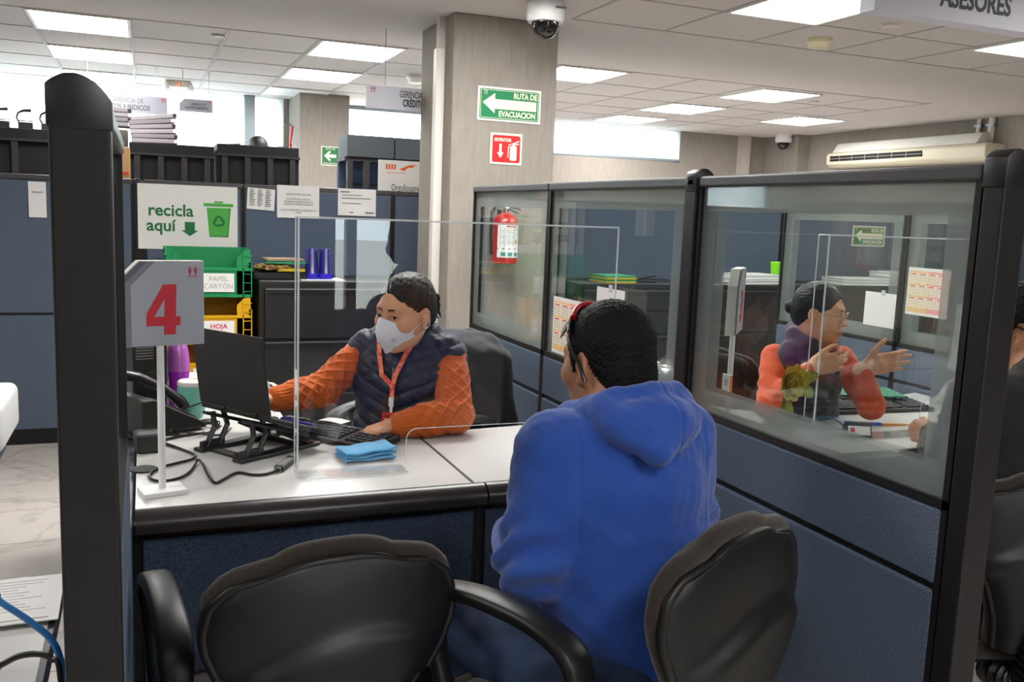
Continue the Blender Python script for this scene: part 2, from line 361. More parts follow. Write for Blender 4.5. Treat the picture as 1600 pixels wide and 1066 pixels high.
# ================================================================== cubicle partitions
TOP = 1.56
def panel(L, label, glazed=True, top=TOP, face=1, T=.06, mid=.767, gb=.935, fm=None, flipcap=False):
    """cubicle panel built along local +Y from 0 to L, thickness 0..T on local X"""
    t = thing('cubicle_panel', label, 'cubicle panel')
    g0 = gb if glazed else top
    MB().box((-.002, 0, top - .03), (T + .002, L, top), bev=.006).build('top_rail', rail_m, t)
    fr = MB().box((.002, 0, 0), (T - .002, .014, top - .03)).box((.002, L - .014, 0), (T - .002, L, top - .03)).box((.004, 0, .0), (T - .004, L, .09))
    if glazed: fr.box((.002, 0, gb - .014), (T - .002, L, gb + .004))
    fr.box((.008, .01, mid - .008), (T - .008, L - .01, mid + .008)); fr.build('frame', post_m, t)
    segs = [(.09, mid - .007), (mid + .007, g0 - .016 if glazed else top - .032)]
    for z0, z1 in segs: MB().box((0, .012, z0), (T, L - .012, z1), bev=.005).build('fabric_panel', fm or fabric, t)
    if glazed:
        for x in (.012, T - .012):
            y0, y1, z0, z1 = .014, L - .014, gb, top - .03; B = .062
            MB().grid(lambda u, v: (x, y0 + B + (y1 - y0 - 2 * B) * u, z0 + B + (z1 - z0 - 2 * B) * v), 1, 1).build('glass_pane', clear, t)
            fb = MB()
            for a0, a1, c0, c1 in ((y0, y1, z0, z0 + B), (y0, y1, z1 - B, z1), (y0, y0 + B, z0 + B, z1 - B), (y1 - B, y1, z0 + B, z1 - B)):
                fb.grid(lambda u, v: (x, a0 + (a1 - a0) * u, c0 + (c1 - c0) * v), 1, 1)
            fb.build('frosted_border', frost, t)
    return t
def post(loc, label, T=.064, D=.05, top=1.548, name='end_post', capz=.04, hole=False):
    t = thing(name, label, 'partition post', loc)
    MB().box((-T / 2, -D / 2, 0), (T / 2, D / 2, top), bev=.004).build('upright', post_m, t)
    def cap(u, v):
        a = -1 + 2 * u; y = -D / 2 - .002 + (D + .004) * v
        return (a * (T / 2 + .002), y, top + capz * (1 - .45 * a * a - .18 * (a + .6) ** 2 * (a > -.6)))
    pr_c = [(-T / 2 - .002, top - .03), (T / 2 + .002, top - .03)] + [(cap(1 - k / 12, 0)[0], cap(1 - k / 12, 0)[2]) for k in range(13)]
    MB().prism(pr_c, D + .004, 'XZ', -D / 2 - .002, bev=.0025).build('cap', black_pl, t, smooth=35)
    if hole: MB().cyl((-T / 2 - .003, 0, top - .01), (-T / 2 + .004, 0, top - .01), .013, n=16).box((-T / 2 - .003, -.013, top - .01), (-T / 2 + .004, .013, top + .012)).build('slot', mat('slot hole', '#060606', .8), t)
    return t
XR = 1.38
relabel(panel(.90, 'nearest glazed panel of the right partition, beside the man in the blue hoodie'), 'nearest glazed panel of the right partition, beside the man in the blue hoodie', (XR, 1.215, 0))
relabel(panel(.93, ''), 'middle glazed panel of the right partition, with calendar taped to its glass', (XR, 2.168, 0))
relabel(panel(.835, ''), 'farthest glazed panel of the right partition, in front of the big column', (XR, 3.102, 0))
post((XR + .030, 1.188, 0), 'charcoal end post of the right partition with domed cap', T=.062, D=.044)
post((XR + .025, 2.142, 0), 'charcoal connector post with slot in the middle of the right partition', name='connector_post', T=.062, D=.05, capz=.035, hole=True)
relabel(panel(1.86, '', glazed=False, top=.73, mid=.40), 'low fabric panel closing the left side under the main desktop', (-.098, 2.085, 0))
relabel(panel(.84, ''), 'glazed panel of the left partition seen edge-on behind the big black post', (-.098, 1.229, 0))
post((-.067, 1.20, 0), 'big black end post of the left partition in the left foreground', T=.066, D=.05, capz=.034)
# the partition on the far side of the right-hand booth
X3 = 3.10
for y, L, lb in ((1.215, .90, 'near glazed panel of the far partition of the right booth, behind the man in black'), (2.168, .93, 'glazed far partition panel of the right booth holding the second calendar'), (3.102, .835, 'farthest glazed panel of the far partition of the right booth')):
    relabel(panel(L, ''), lb, (X3, y, 0))
post((X3 + .030, 1.188, 0), 'charcoal end post of the far partition of the right booth', T=.062, D=.044)
# back divider (blank fabric) with joints
YB = 5.85
def divider(x0, x1, label):
    t = panel(x1 - x0, label, glazed=False, fm=fabric); t.location = (x1, YB, 0); t.rotation_euler = (0, 0, PI / 2)
    return relabel(t, label)
for x0, x1, lb in ((-2.3, -.06, 'blank fabric divider panel at far left behind the black post'), (-.0, .56, 'fabric divider panel carrying the white recycling sign'), (.565, 1.50, 'fabric divider panel with three taped notices above the file cabinet'), (1.505, 2.6, 'fabric divider panel behind the big column'), (2.605, 3.75, 'fabric divider panel seen through the middle glazed panel'), (3.755, 4.6, 'fabric divider panel above the lime green cup'), (4.605, 5.9, 'fabric divider panel above the white papers in the right booth'), (5.905, 7.3, 'fabric divider panel at the far right')):
    divider(x0, x1, lb)
post((-.03, YB + .03, 0), 'dark divider post left of the recycling sign', T=.055, D=.055, top=1.545, name='connector_post', capz=.02)

# ================================================================== file cabinets
cab_m = mat('black cabinet steel', '#161516', .45, bump=(500, .05, .001))
def file_cabinet(w, label, loc, h=1.01, d=.48):
    t = thing('file_cabinet', label, 'file cabinet', loc)
    MB().box((0, 0, .0), (w, d, h), bev=.004).build('body', cab_m, t)
    for k in range(3):
        z0 = .06 + k * .31
        dr = MB().box((.03, -.018, z0), (w - .03, .004, z0 + .29), bev=.005).build('drawer', cab_m, t)
        MB().box((.03, -.024, z0 + .255), (w - .03, -.016, z0 + .285), bev=.003).build('pull', black_pl, dr)
    return t
fc = file_cabinet(.94, 'black file cabinet with folders and blue bottles on top', (.60, 5.34, 0))
fc2 = file_cabinet(1.0, 'black file cabinet partly behind the woman in the dark vest and the column', (1.56, 5.472, 0), d=.355)
for x, lb in ((2.62, 'black file cabinet seen through middle glazed panel, left of the lime cup one'), (3.64, 'black file cabinet with white papers and lime green cup'), (4.66, 'black file cabinet with white paper piles in the right booth'), (5.68, 'black file cabinet at the far right of the back row')):
    relabel(copy_tree(fc), lb, (x, 5.34, 0))

# ================================================================== desks of the middle booth
edge_m = mat('dark bullnose edge', '#2a2626', .3, spec=.4)
DZ = .74
def worktop(poly, edge, label, loc=(0, 0, 0)):
    t = thing('worktop', label, 'desk', loc)
    MB().prism(poly, .028, 'XY', DZ - .028).build('top', worktop_m, t)
    for (x0, y0), (x1, y1) in edge:
        b = MB(); n = 10
        d = Vector((x1 - x0, y1 - y0, 0)); L = d.length; d.normalize(); nrm = Vector((d.y, -d.x, 0))
        prof = [(0, 0)] + [(.042 * math.sin(a), -.036 + .036 * math.cos(a)) for a in [PI / 2 * k / n for k in range(1, n + 1)]] + [(.042, -.048), (0, -.048)]
        vs = [[b.b.verts.new(Vector((x, y, DZ)) + nrm * p[0] + Vector((0, 0, p[1]))) for p in prof] for x, y in ((x0, y0), (x1, y1))]
        for k in range(len(prof)): b.b.faces.new((vs[0][k], vs[0][(k + 1) % len(prof)], vs[1][(k + 1) % len(prof)], vs[1][k]))
        b.b.faces.new(vs[0]); b.b.faces.new(vs[1][::-1])
        b.build('edge_band', edge_m, t, smooth=35)
    return t
worktop_m = worktop
def _fix():
    pass
worktop_mat = MATS['pale grey laminate']
worktop_m = worktop_mat
DF = 2.176
w1 = worktop([(-.03, DF), (.783, DF), (.783, 2.70), (.66, 2.74), (.42, 3.02), (.42, 3.95), (-.03, 3.95)], [((-.03, DF), (.815, DF - .001))], 'main L-shaped grey desktop with laptop and number sign on it')
MB().prism([(.4, 3.3), (.42, 3.3), (.42, 3.9), (.4, 3.9)], DZ - .03, 'XY', 0).build('leg_panel', black_pl, w1)
MB().box((-.02, 3.86, 0), (.42, 3.9, DZ - .03)).build('leg_panel', black_pl, w1)
w2 = worktop([(.793, DF), (XR - .008, DF), (XR - .008, 2.775), (.793, 2.72)], [((.82, DF), (XR - .008, DF))], 'right grey desktop wing beside the man in the blue hoodie')
MB().box((1.30, 2.25, 0), (1.34, 2.7, DZ - .03)).build('leg_panel', black_pl, w2)
MB().box((.782, DF + .002, DZ - .04), (.794, 2.70, DZ - .004)).build('joint_strip', mat('joint strip', '#0c0b12', .6), w2)
def modesty(x0, x1, label):
    t = thing('modesty_panel', label, 'desk panel', ((x0 + x1) / 2, 2.21, 0)); w = (x1 - x0) / 2
    MB().box((-w, 0, .02), (w, .03, .69)).build('frame', post_m, t)
    MB().box((-w + .02, -.012, .06), (w - .012, 0, .655), bev=.004).build('fabric_panel', fabric2, t)
    MB().box((-w + .05, -.004, .658), (w * .25, .0, .672)).build('wood_edge', mat('brown edge board', '#4a3524', .7), t)
    return t
modesty(-.036, .813, 'navy fabric panel under the front of the main desktop')
modesty(.815, XR - .002, 'navy fabric panel under the right desktop wing')
gr = MB().lathe([(.034, 0), (.034, .004), (.028, .005), (0, .004)], n=28).build('cable_grommet', mat('grommet black', '#060606', .6), None, smooth=30); tag(gr, 'black round cable grommet in the desktop by the left partition', 'cable grommet', loc=(-.012, 2.50, DZ))

# ================================================================== acrylic shields
def shield(x0, x1, y, label, slot, group=None):
    t = thing('acrylic_shield', label, 'sneeze guard', ((x0 + x1) / 2, y, DZ)); w = (x1 - x0) / 2; H = .673; th = .004
    s0, s1, sh, r = slot
    def arc(cx, cz, a0, a1): return [(cx + r * math.cos(rad(a0 + (a1 - a0) * k / 6)), cz + r * math.sin(rad(a0 + (a1 - a0) * k / 6))) for k in range(7)]
    poly = [(-w, 0), (s0, 0)] + arc(s0 + r, sh - r, 180, 90) + arc(s1 - r, sh - r, 90, 0) + [(s1, 0), (w, 0), (w, H), (-w, H)]
    # sheet, front and back faces as separate strips so the slot stays open
    b = MB()
    for a0, a1, c0, c1 in ((-w, s0, 0, H), (s1, w, 0, H)): b.grid(lambda u, v: (a0 + (a1 - a0) * u, 0, c0 + (c1 - c0) * v), 1, 1)
    top = arc(s0 + r, sh - r, 180, 90) + arc(s1 - r, sh - r, 90, 0)
    for (xa, za), (xb, zb) in zip(top, top[1:]):
        b.b.faces.new([b.b.verts.new(p) for p in ((xa, 0, za), (xb, 0, zb), (xb, 0, H), (xa, 0, H))])
    b.build('sheet', acryl, t)
    MB().grid(lambda u, v: (-w, .05 * u, H * v), 1, 1).build('side_wing', acryl, t)
    e = MB().tube([(-w, 0, 0), (-w, 0, H)], .003, 6).tube([(-w, 0, H), (w, 0, H)], .0028, 6).tube([(w, 0, 0), (w, 0, H)], .0025, 6).tube([(-w, .05, 0), (-w, .05, H)], .0018, 6).tube([(-w, 0, H), (-w, .05, H)], .0015, 6)
    e.build('edge', acr_edge, t)
    MB().tube([(s0, 0, 0)] + [(x, 0, z) for x, z in top] + [(s1, 0, 0)], .0013, 6).build('slot_edge', acr_edge, t)
    for a0, a1 in ((-w, s0), (s1, w)):
        ft = MB().box((a0, -.035, .0005), (a1, .05, .005)).build('foot', acryl, t)
        MB().tube([(a0, -.035, .004), (a1 - .01, -.035, .004)], .0012, 5).tube([(a1, -.03, .004), (a1 - .03, .05, .004)], .001, 5).build('foot_edge', acr_edge, ft)
    return t
shield(.358, 1.262, 2.33, 'clear acrylic shield with pass-through slot on the desk of the masked woman', (-.162, .235, .115, .03))
shield(2.02, 2.83, 2.33, 'clear acrylic shield on the desk in the right booth', (.05, .3, .12, .03))
# ================================================================== things on and around the middle desk
RX = (PI / 2, 0, 0)
grey_face = mat('sign grey', '#a4a7b2', .5); grey_mid = mat('sign mid grey', '#7c7986', .5); grey_dk = mat('sign dark grey', '#5a5663', .5); sign_side = mat('sign board side', '#c9c9c4', .5)
def number_sign(loc, rz, num, label, s=1.0):
    t = thing('number_sign', label, 'number sign', loc, rz)
    MB().box((-.05, -.038, 0), (.05, .038, .013), bev=.0015).build('base', white_pl, t)
    MB().cyl((0, 0, .012), (0, 0, .37), .0085, n=20).build('pole', white_pl, t, smooth=40)
    w, z0, z1, ch = .099, .362, .562, .05
    bd = MB().prism([(-w, z0), (w, z0), (w, z1), (-w + ch, z1), (-w, z1 - ch)], .028, 'XZ', -.014, bev=.001).build('board', sign_side, t)
    def face(x0, c, m, y, nm):
        a = -w + x0
        MB().prism([(a, z0 + .002), (w - .002, z0 + .002), (w - .002, z1 - .002), (a + c, z1 - .002), (a, z1 - .002 - c)], .0012, 'XZ', y).build(nm, m, bd)
    face(.003, .049, grey_dk, -.0155, 'dark_stripe'); face(.017, .052, grey_mid, -.0163, 'mid_stripe'); face(.032, .055, grey_face, -.0171, 'face')
    if num == '4':
        q = lambda P: [(.004 + (a - 640) * .000278, .448 - (c - 808) * .000278) for a, c in P]
        MB().prism(q([(502, 845), (640, 595), (665, 595), (665, 695), (562, 872), (502, 872)]), .001, 'XZ', -.0183).prism(q([(502, 868), (778, 868), (778, 945), (502, 945)]), .001, 'XZ', -.0185).prism(q([(655, 595), (748, 595), (738, 1020), (642, 1020)]), .001, 'XZ', -.0187).build('numeral', red_m, bd)
    else: text(num, .135, red_m, bd, (.018, -.0176, .440), RX, 'numeral', bold=.003)
    emblem(bd, .072, z1 - .024, .026, red_m, y=-.0178)
    return t
number_sign((.030, 2.285, DZ), rad(13), '4', 'grey number sign reading 4 on a white pole and square base')

# laptop on folding stand, lid back towards the camera
ltm = mat('black laptop', '#131214', .5)
lap = thing('laptop', 'open black laptop on a folding stand beside the number 4 sign', 'laptop', (.280, 2.645, DZ - .028), rad(-57))
def tilt(a, p): return Matrix.Translation(p) @ Matrix.Rotation(rad(a), 4, 'X')
# local: +Y towards the user, lid back at -Y
MB().box((-.152, 0, -.014), (.152, .225, 0), bev=.004, M=tilt(-19, (0, -.06, .155))).build('base', ltm, lap)
MB().box((-.152, 0, .0), (.152, .007, .225), bev=.003, M=tilt(8, (0, -.066, .155))).build('lid', ltm, lap)
MB().box((-.145, .0072, .008), (.145, .0078, .218), M=tilt(8, (0, -.066, .155))).build('screen', mat('screen glass', '#0a0a0c', .1), lap)
MB().box((-.14, .02, .0005), (.14, .12, .002), M=tilt(-19, (0, -.06, .155))).build('keyboard', black_pl, lap)
for x in (-.07, .07): MB().cyl((x - .025, -.062, .152), (x + .025, -.062, .152), .006, n=12).build('hinge', dark_pl, lap, smooth=40)
st = thing('laptop_stand', 'black folding stand with slotted legs holding the laptop', 'laptop stand', (.280, 2.645, DZ), rad(-57))
stm = mat('stand plastic', '#242426', .4)
for sx in (-1, 1):
    X = sx * .085; th = .007
    a = MB()
    for o in (-.022, .022): a.tube([(X, -.075 + o, .01), (X, -.045 + o, .065), (X, -.055 + o * .8, .109)], .0085, 6, flat=(1, .9))
    a.box((X - th, -.115, .004), (X + th, -.035, .03), bev=.004).build('rear_leg', stm, st)
    MB().prism([(-.10, .106), (-.10, .116), (.15, .033), (.15, .021)], .022, 'YZ', X - .011, bev=.002).build('support_arm', stm, st)
    f = MB().box((X - .02, -.125, .0), (X + .02, .165, .012), bev=.004)
    f.build('foot', stm, st)
    MB().tube([(X, .13, .01), (X, .02, .065)], .008, 6).build('brace', stm, st)
    MB().box((X - .012, .148, .024), (X + .012, .158, .058), bev=.003).build('stop', stm, st)
MB().box((-.085, -.10, .0), (.085, -.07, .01), bev=.003).box((-.085, .10, .0), (.085, .125, .01), bev=.003).build('cross_bar', stm, st)

def keyboard(loc, rz, label):
    t = thing('keyboard', label, 'keyboard', loc, rz)
    MB().prism([(-.07, .004), (.07, .004), (.07, .026), (-.07, .014)], .44, 'YZ', -.22, bev=.003).build('case', black_pl, t)
    k = MB()
    for r in range(5):
        for c in range(20):
            if c in (14,): continue
            x = -.208 + c * .0208; y = -.052 + r * .021; z = .0158 + (y + .07) * .0857
            k.box((x, y, z - .003), (x + .0178, y + .0178, z + .005), bev=.002, seg=1)
    k.build('keys', mat('key caps', '#26262a', .5), t)
    return t
keyboard((.515, 2.742, DZ + .0), rad(-50), 'black keyboard under the hand of the masked woman')
def pen(loc, rz, col, capc, label, L=.145):
    t = thing('pen', label, 'pen', loc, rz)
    MB().cyl((-L / 2, 0, .005), (L / 2 - .02, 0, .005), .0042, n=10).cyl((L / 2 - .02, 0, .005), (L / 2, 0, .005), .004, .001, n=10).build('barrel', mat('barrel ' + label[:12], col, .35), t, smooth=40)
    MB().cyl((-L / 2 - .002, 0, .005), (-L / 2 + .045, 0, .005), .0052, n=10).box((-L / 2, -.001, .009), (-L / 2 + .04, .001, .0115)).build('cap', mat('cap ' + label[:12], capc, .35), t, smooth=40)
    return t
pen((.435, 2.80, DZ + .032), rad(-52), '#4b3fae', '#4b3fae', 'violet pen lying along the keyboard behind the acrylic edge')
pp = thing('paper_slip', 'small white paper slip on the keyboard by the masked woman', 'paper', (.545, 2.80, DZ + .034), rad(-50))
MB().grid(lambda u, v: (-.045 + .09 * u, -.025 + .05 * v, .003 * math.sin(3 * u) + .002), 6, 2).build('sheet', paper_m, pp)

# folded blue cloth
clm = mat('blue microfibre cloth', '#4f9ccf', .95, bump=(500, .6, .001), vary=(300, '#63addb', .2), sheen=.3)
ct = thing('folded_cloth', 'folded light blue cleaning cloth on the desk inside the acrylic shield', 'cloth', (.572, 2.485, DZ), rad(6))
for k in range(3):
    b = MB(); z0 = .004 + k * .0095
    def s(u, v, top, z0=z0, k=k):
        x = -.074 + .148 * u; y = -.048 + .1 * v; e = math.sin(PI * min(1, max(0, v)))
        return (x + .0015 * math.sin(5 * v + k), y + .003 * math.sin(7 * u + 2 * k), z0 + (.0075 if top else 0) * (.35 + .65 * min(1, 6 * v, 6 * (1 - v))) * min(1, .15 + 14 * u, .15 + 14 * (1 - u)) + .004 * (u - .3) ** 2 * 4 * (k + 1) / 2 + .0015 * math.sin(11 * u + k))
    b.grid(lambda u, v: s(u, v, 1), 24, 10).grid(lambda u, v: s(u, v, 0), 24, 10)
    bmesh.ops.remove_doubles(b.b, verts=b.b.verts, dist=.0004)
    n = 24
    b.tube([s(i / n, 0, .5) for i in range(n + 1)], .0038, 8)
    b.build('fold', clm, ct, smooth=60)
# dongle and cable
dg = thing('cable_adapter', 'black cable adapter block lying just left of the acrylic shield', 'cable adapter', (.345, 2.445, DZ), rad(62))
MB().box((-.055, -.014, .002), (.055, .014, .016), bev=.003).build('block', dark_pl, dg)
MB().box((-.064, -.009, .004), (-.055, .009, .014)).build('plug', mat('plug metal', '#b9bdb8', .3, metal=1), dg)
MB().box((-.045, -.010, .0161), (.03, .010, .0165)).build('print', grey_txt, dg)
def cable(pts, r, label, m, loc, n=6):
    P = [Vector(p) for p in pts]; Q = []
    for i in range(len(P) - 1):
        p0, p1, p2, p3 = P[max(i - 1, 0)], P[i], P[i + 1], P[min(i + 2, len(P) - 1)]
        for k in range(6):
            t = k / 6; Q.append(.5 * ((2 * p1) + (p2 - p0) * t + (2 * p0 - 5 * p1 + 4 * p2 - p3) * t * t + (3 * p1 - p0 - 3 * p2 + p3) * t ** 3))
    Q.append(P[-1]); l = Vector(loc)
    o = MB().tube([q - l for q in Q], r, n).build('cable', m, None, smooth=60)
    return tag(o, label, 'cable', loc=loc)
cab_b = mat('black cable', '#151416', .4)
z = DZ + .0045
cable([(.322, 2.388, z + .004), (.285, 2.37, z), (.25, 2.372, z), (.214, 2.40, z), (.175, 2.345, z), (.153, 2.325, z), (.140, 2.39, z + .004), (.134, 2.46, z + .008), (.124, 2.53, z + .006), (.112, 2.49, z), (.095, 2.43, z), (.068, 2.385, z), (.026, 2.372, z), (.003, 2.405, z), (.004, 2.45, z), (.03, 2.50, z), (.075, 2.535, z), (.112, 2.565, z), (.118, 2.61, z), (.08, 2.69, z), (.04, 2.78, z), (.09, 2.83, z), (.16, 2.86, z)], .0038, 'black cable looping across the desk from the adapter block', cab_b, (.1, 2.5, DZ))
cable([(.03, 2.86, z), (.10, 2.80, z + .01), (.17, 2.86, z), (.21, 2.95, z), (.15, 3.02, z), (.08, 2.98, z), (.06, 2.9, z), (.12, 2.84, z + .006), (.2, 2.82, z), (.24, 2.9, z)], .003, 'tangled thin black cable between the phone and the laptop', cab_b, (.12, 2.9, DZ))
cable([(.02, 2.98, z + .03), (.13, 3.02, z + .05), (.2, 2.93, z + .09), (.23, 2.80, z + .10)], .0025, 'thin black wire running over to the laptop corner', cab_b, (.15, 2.95, DZ))
# coiled handset cord
C = []
for i in range(260):
    a = i / 260; p = Vector((.06 + .15 * a, 2.86 + .11 * math.sin(2.6 * a), DZ + .013 + .004 * math.sin(9 * a))); th = a * 2 * PI * 24
    C.append(p + Vector((.3, .2, 0)).cross(Vector((0, 0, 1))).normalized() * .008 * math.cos(th) + Vector((0, 0, .008 * math.sin(th))) - Vector((.13, 2.9, DZ)))
tag(MB().tube(C, .0022, 5).build('coiled_cord', cab_b, None, smooth=60), 'coiled black handset cord lying in front of the desk phone', 'cord', loc=(.13, 2.9, DZ))
# desk phone
ph = thing('desk_phone', 'black desk phone with curved handset between partition and sign pole', 'telephone', (.03, 2.955, DZ), rad(-62))
MB().prism([(-.10, .006), (.11, .006), (.11, .02), (-.06, .115), (-.10, .115)], .19, 'YZ', -.095, bev=.006).build('body', dark_pl, ph)
MB().box((-.02, -.05, 0), (.08, .07, .003), bev=.001, M=Matrix.Translation((.0, .02, .074)) @ Matrix.Rotation(rad(-29), 4, 'X')).build('keypad', mat('phone keypad', '#4a4a52', .5), ph)
hs = MB().tube([(-.065, -.10, .165), (-.065, -.085, .17), (-.065, -.03, .158), (-.065, .05, .115), (-.065, .105, .068), (-.065, .125, .045)], [.024, .027, .02, .018, .024, .024], 12, flat=(1, .75))
hs.build('handset', mat('handset plastic', '#232226', .28, spec=.6), ph, smooth=60)
MB().box((-.095, -.12, 0), (.095, .0, .01), bev=.003).build('stand_foot', black_pl, ph)
# speaker, adapter
sp = thing('desktop_speaker', 'black desktop speaker with slotted grille behind the phone', 'speaker', (-.005, 3.20, DZ), rad(15))
MB().box((-.055, -.06, 0), (.055, .06, .25), bev=.008).build('cabinet', black_pl, sp)
MB().cyl((.01, -.061, .12), (.01, -.066, .12), .036, n=24).build('cone', dark_pl, sp, smooth=40)
gb = MB()
for k in range(6): gb.box((-.045, -.064, .19 + k * .009), (.01, -.058, .194 + k * .009))
gb.build('grille', grey_txt, sp)
ad = thing('power_adapter', 'black power adapter brick beside the left partition', 'power adapter', (-.005, 2.70, DZ), rad(8))
MB().box((-.030, -.04, 0), (.035, .04, .055), bev=.006).build('brick', dark_pl, ad)
MB().tube([(0, .04, .02), (.0, .07, .01), (.02, .12, .005)], .004, 6).build('lead', cab_b, ad)
# purple bottle, teal tumbler, paper tent
pb = thing('water_bottle', 'translucent purple water bottle behind the number sign pole', 'bottle', (.098, 3.27, DZ))
pm = mat('purple plastic', '#a424b4', .18, trans=.0, spec=.6, coat=.4); pm2 = mat('purple plastic upper', '#b565bd', .2, spec=.6, coat=.4)
MB().lathe([(.034, 0), (.037, .006), (.037, .05), (.034, .085), (.038, .12), (.038, .128)]).build('filled_body', pm, pb, smooth=50)
MB().lathe([(.038, .128), (.039, .15), (.036, .19), (.03, .215), (.028, .22), (.028, .235), (0, .235)]).build('shoulder', pm2, pb, smooth=50)
MB().lathe([(.03, .228), (.031, .235), (.031, .262), (.026, .268), (0, .268)]).build('cap', pm, pb, smooth=40)
tu = thing('tumbler', 'mint green tumbler with pale lid beside the laptop', 'cup', (.135, 3.10, DZ))
MB().lathe([(.030, 0), (.034, .004), (.042, .03), (.046, .06), (.0455, .09), (.043, .112), (.040, .112)]).build('body', mat('mint green enamel', '#6fb5a6', .4), tu, smooth=50)
MB().lathe([(.044, .108), (.0455, .112), (.0445, .121), (.04, .124), (.036, .119), (0, .117)]).build('lid', mat('tumbler lid', '#e3dcd8', .25), tu, smooth=40)
pt = thing('paper_tent', 'folded white paper card standing behind the laptop lid', 'paper', (.385, 3.18, DZ), rad(-20))
MB().prism([(-.05, 0), (.05, 0), (.0, .10)], .002, 'XZ', 0).box((-.05, 0, .0), (.05, .09, .001)).build('card', paper_m, pt)
MB().grid(lambda u, v: (-.05 + .1 * u * (1 - .0 * v), .09 * v, .065 + .03 * (1 - abs(2 * u - 1)) - .02 * v), 4, 2).build('flap', paper_m, pt)
# ================================================================== chairs
chair_pl = mat('chair black plastic', '#0f0e0e', .42, spec=.35, bump=(700, .08, .0006)); chair_fb = mat('chair dark upholstery', '#2b2624', .98, spec=.1, bump=(500, .7, .0015), vary=(350, '#3a322e', .2), sheen=.2)
chair_base = mat('chair base plastic', '#171616', .4); chrome = mat('chrome', '#c8c8c8', .15, metal=1)
def task_chair(label, loc, rz, arms=True, group=None, lift=0):
    """origin on the floor under the seat, +Y is the way the sitter faces"""
    t = thing('office_chair', label, 'chair', loc, rz, group)
    ZB0, ZB1 = .47, .885
    def prof(v):   # half width of the back at height fraction v
        pts = [(0, .075), (.2, .095), (.4, .130), (.5, .155), (.62, .184), (.72, .202), (.8, .207), (.9, .196), (.96, .167), (.99, .11), (1, .0)]
        for (a, wa), (b, wb) in zip(pts, pts[1:]):
            if v <= b: return wa + (wb - wa) * (v - a) / (b - a)
        return 0
    def back(u, v, off, sc=1.0):
        vv = .5 - .5 * math.cos(PI * (.04 + .90 * v)); w = prof(vv) * sc; x = (2 * u - 1) * w; z = ZB0 + (ZB1 - ZB0) * vv
        z -= .02 * (abs(2 * u - 1) ** 3) * (1 if vv > .5 else 0)
        y = -.275 - .05 * vv + .55 * x * x - .03 * math.sin(PI * vv) - .0
        rim = 1 - max(abs(2 * u - 1) ** 6, vv ** 14)
        # moulded wave on the outer face
        wv = .016 * math.exp(-((z - (.725 + .04 * math.sin(x * 10 + 1.2))) / .010) ** 2) if off < 0 else 0
        lower = .022 / (1 + math.exp((z - (.722 + .04 * math.sin(x * 10 + 1.2))) / .006)) if off < 0 else 0
        y += off * (.35 + .65 * rim) - lower * rim
        return (x, y, z)
    sh = MB().grid(lambda u, v: back(u, v, -.018), 40, 60)
    sh.grid(lambda u, v: back(u, v, .010), 24, 30)
    edge = [back(0, k / 40, -.004, 1.012) for k in range(40)] + [back(q / 16, 1, -.004, 1.012) for q in range(17)] + [back(1, k / 40, -.004, 1.012) for k in range(39, -1, -1)]
    sh.tube(edge, .0085, 8)
    sh.build('back_shell', chair_pl, t, smooth=180)
    cu = MB().grid(lambda u, v: (lambda p: (p[0], p[1] + .02 + .036 * (1 - abs(2 * u - 1) ** 4) * (1 - (2 * v - 1) ** 8), p[2] + .012))(back(u, v, .012, .965)), 24, 30).grid(lambda u, v: (lambda p: (p[0], p[1] + .004, p[2] + .012))(back(u, v, .012, .965)), 24, 30)
    ce = [(lambda p: (p[0], p[1] + .014, p[2] + .012))(back(0, k / 30, .012, .968)) for k in range(30)] + [(lambda p: (p[0], p[1] + .018, p[2] + .012))(back(q / 16, 1, .012, .968)) for q in range(17)] + [(lambda p: (p[0], p[1] + .014, p[2] + .012))(back(1, k / 30, .012, .968)) for k in range(29, -1, -1)]
    cu.tube(ce, .017, 8)
    cu.build('backrest', chair_fb, t, smooth=180)
    def seat(u, v, top):
        a = 2 * u - 1; b = 2 * v - 1; k = (1 - abs(a) ** 5) * (1 - abs(b) ** 5)
        sx = .235 * (1 - .12 * (b < 0) * b * b); x = a * sx * (1 - .10 * b ** 6); y = b * .235 * (1 - .12 * a ** 6) + .0
        return (x, y, (.445 + .035 * max(0, k) ** .5 - .012 * (1 - a * a) * (1 - b * b) - .02 * max(0, b) ** 4) if top else .415 + .0 * k)
    MB().grid(lambda u, v: seat(u, v, 1), 24, 24).grid(lambda u, v: seat(u, v, 0), 24, 24).tube([seat(k / 24, 0, 1) for k in range(24)] + [seat(1, k / 24, 1) for k in range(24)] + [seat(1 - k / 24, 1, 1) for k in range(24)] + [seat(0, 1 - k / 24, 1) for k in range(24)], .024, 8, closed=True).build('seat', chair_fb, t, smooth=180)
    MB().box((-.2, -.2, .385), (.2, .2, .425), bev=.02, seg=3).build('seat_shell', chair_pl, t, smooth=40)
    # back support with accordion boot
    MB().tube([(0, -.05, .39), (0, -.24, .375), (0, -.315, .41), (0, -.335, .5), (0, -.335, .56)], [.022] * 5, 8, flat=(1.6, .6)).build('back_bar', chair_base, t, smooth=50)
    bo = MB(); P = []; R = []
    for k in range(49):
        a = k / 48
        if a < .5: q = a / .5; P.append((0, -.17 - .15 * math.sin(q * PI / 2), .365 + .05 * (1 - math.cos(q * PI / 2))))
        else: q = (a - .5) / .5; P.append((0, -.32 - .02 * q, .415 + .12 * q))
        R.append(.038 + .006 * (1 if k % 4 < 2 else -1))
    bo.tube(P, R, 14).build('boot', chair_base, t, smooth=25)
    MB().cyl((0, 0, .09), (0, 0, .40), .026, n=20).cyl((0, 0, .2), (0, 0, .385), .032, n=20).build('gas_column', chair_base, t, smooth=40)
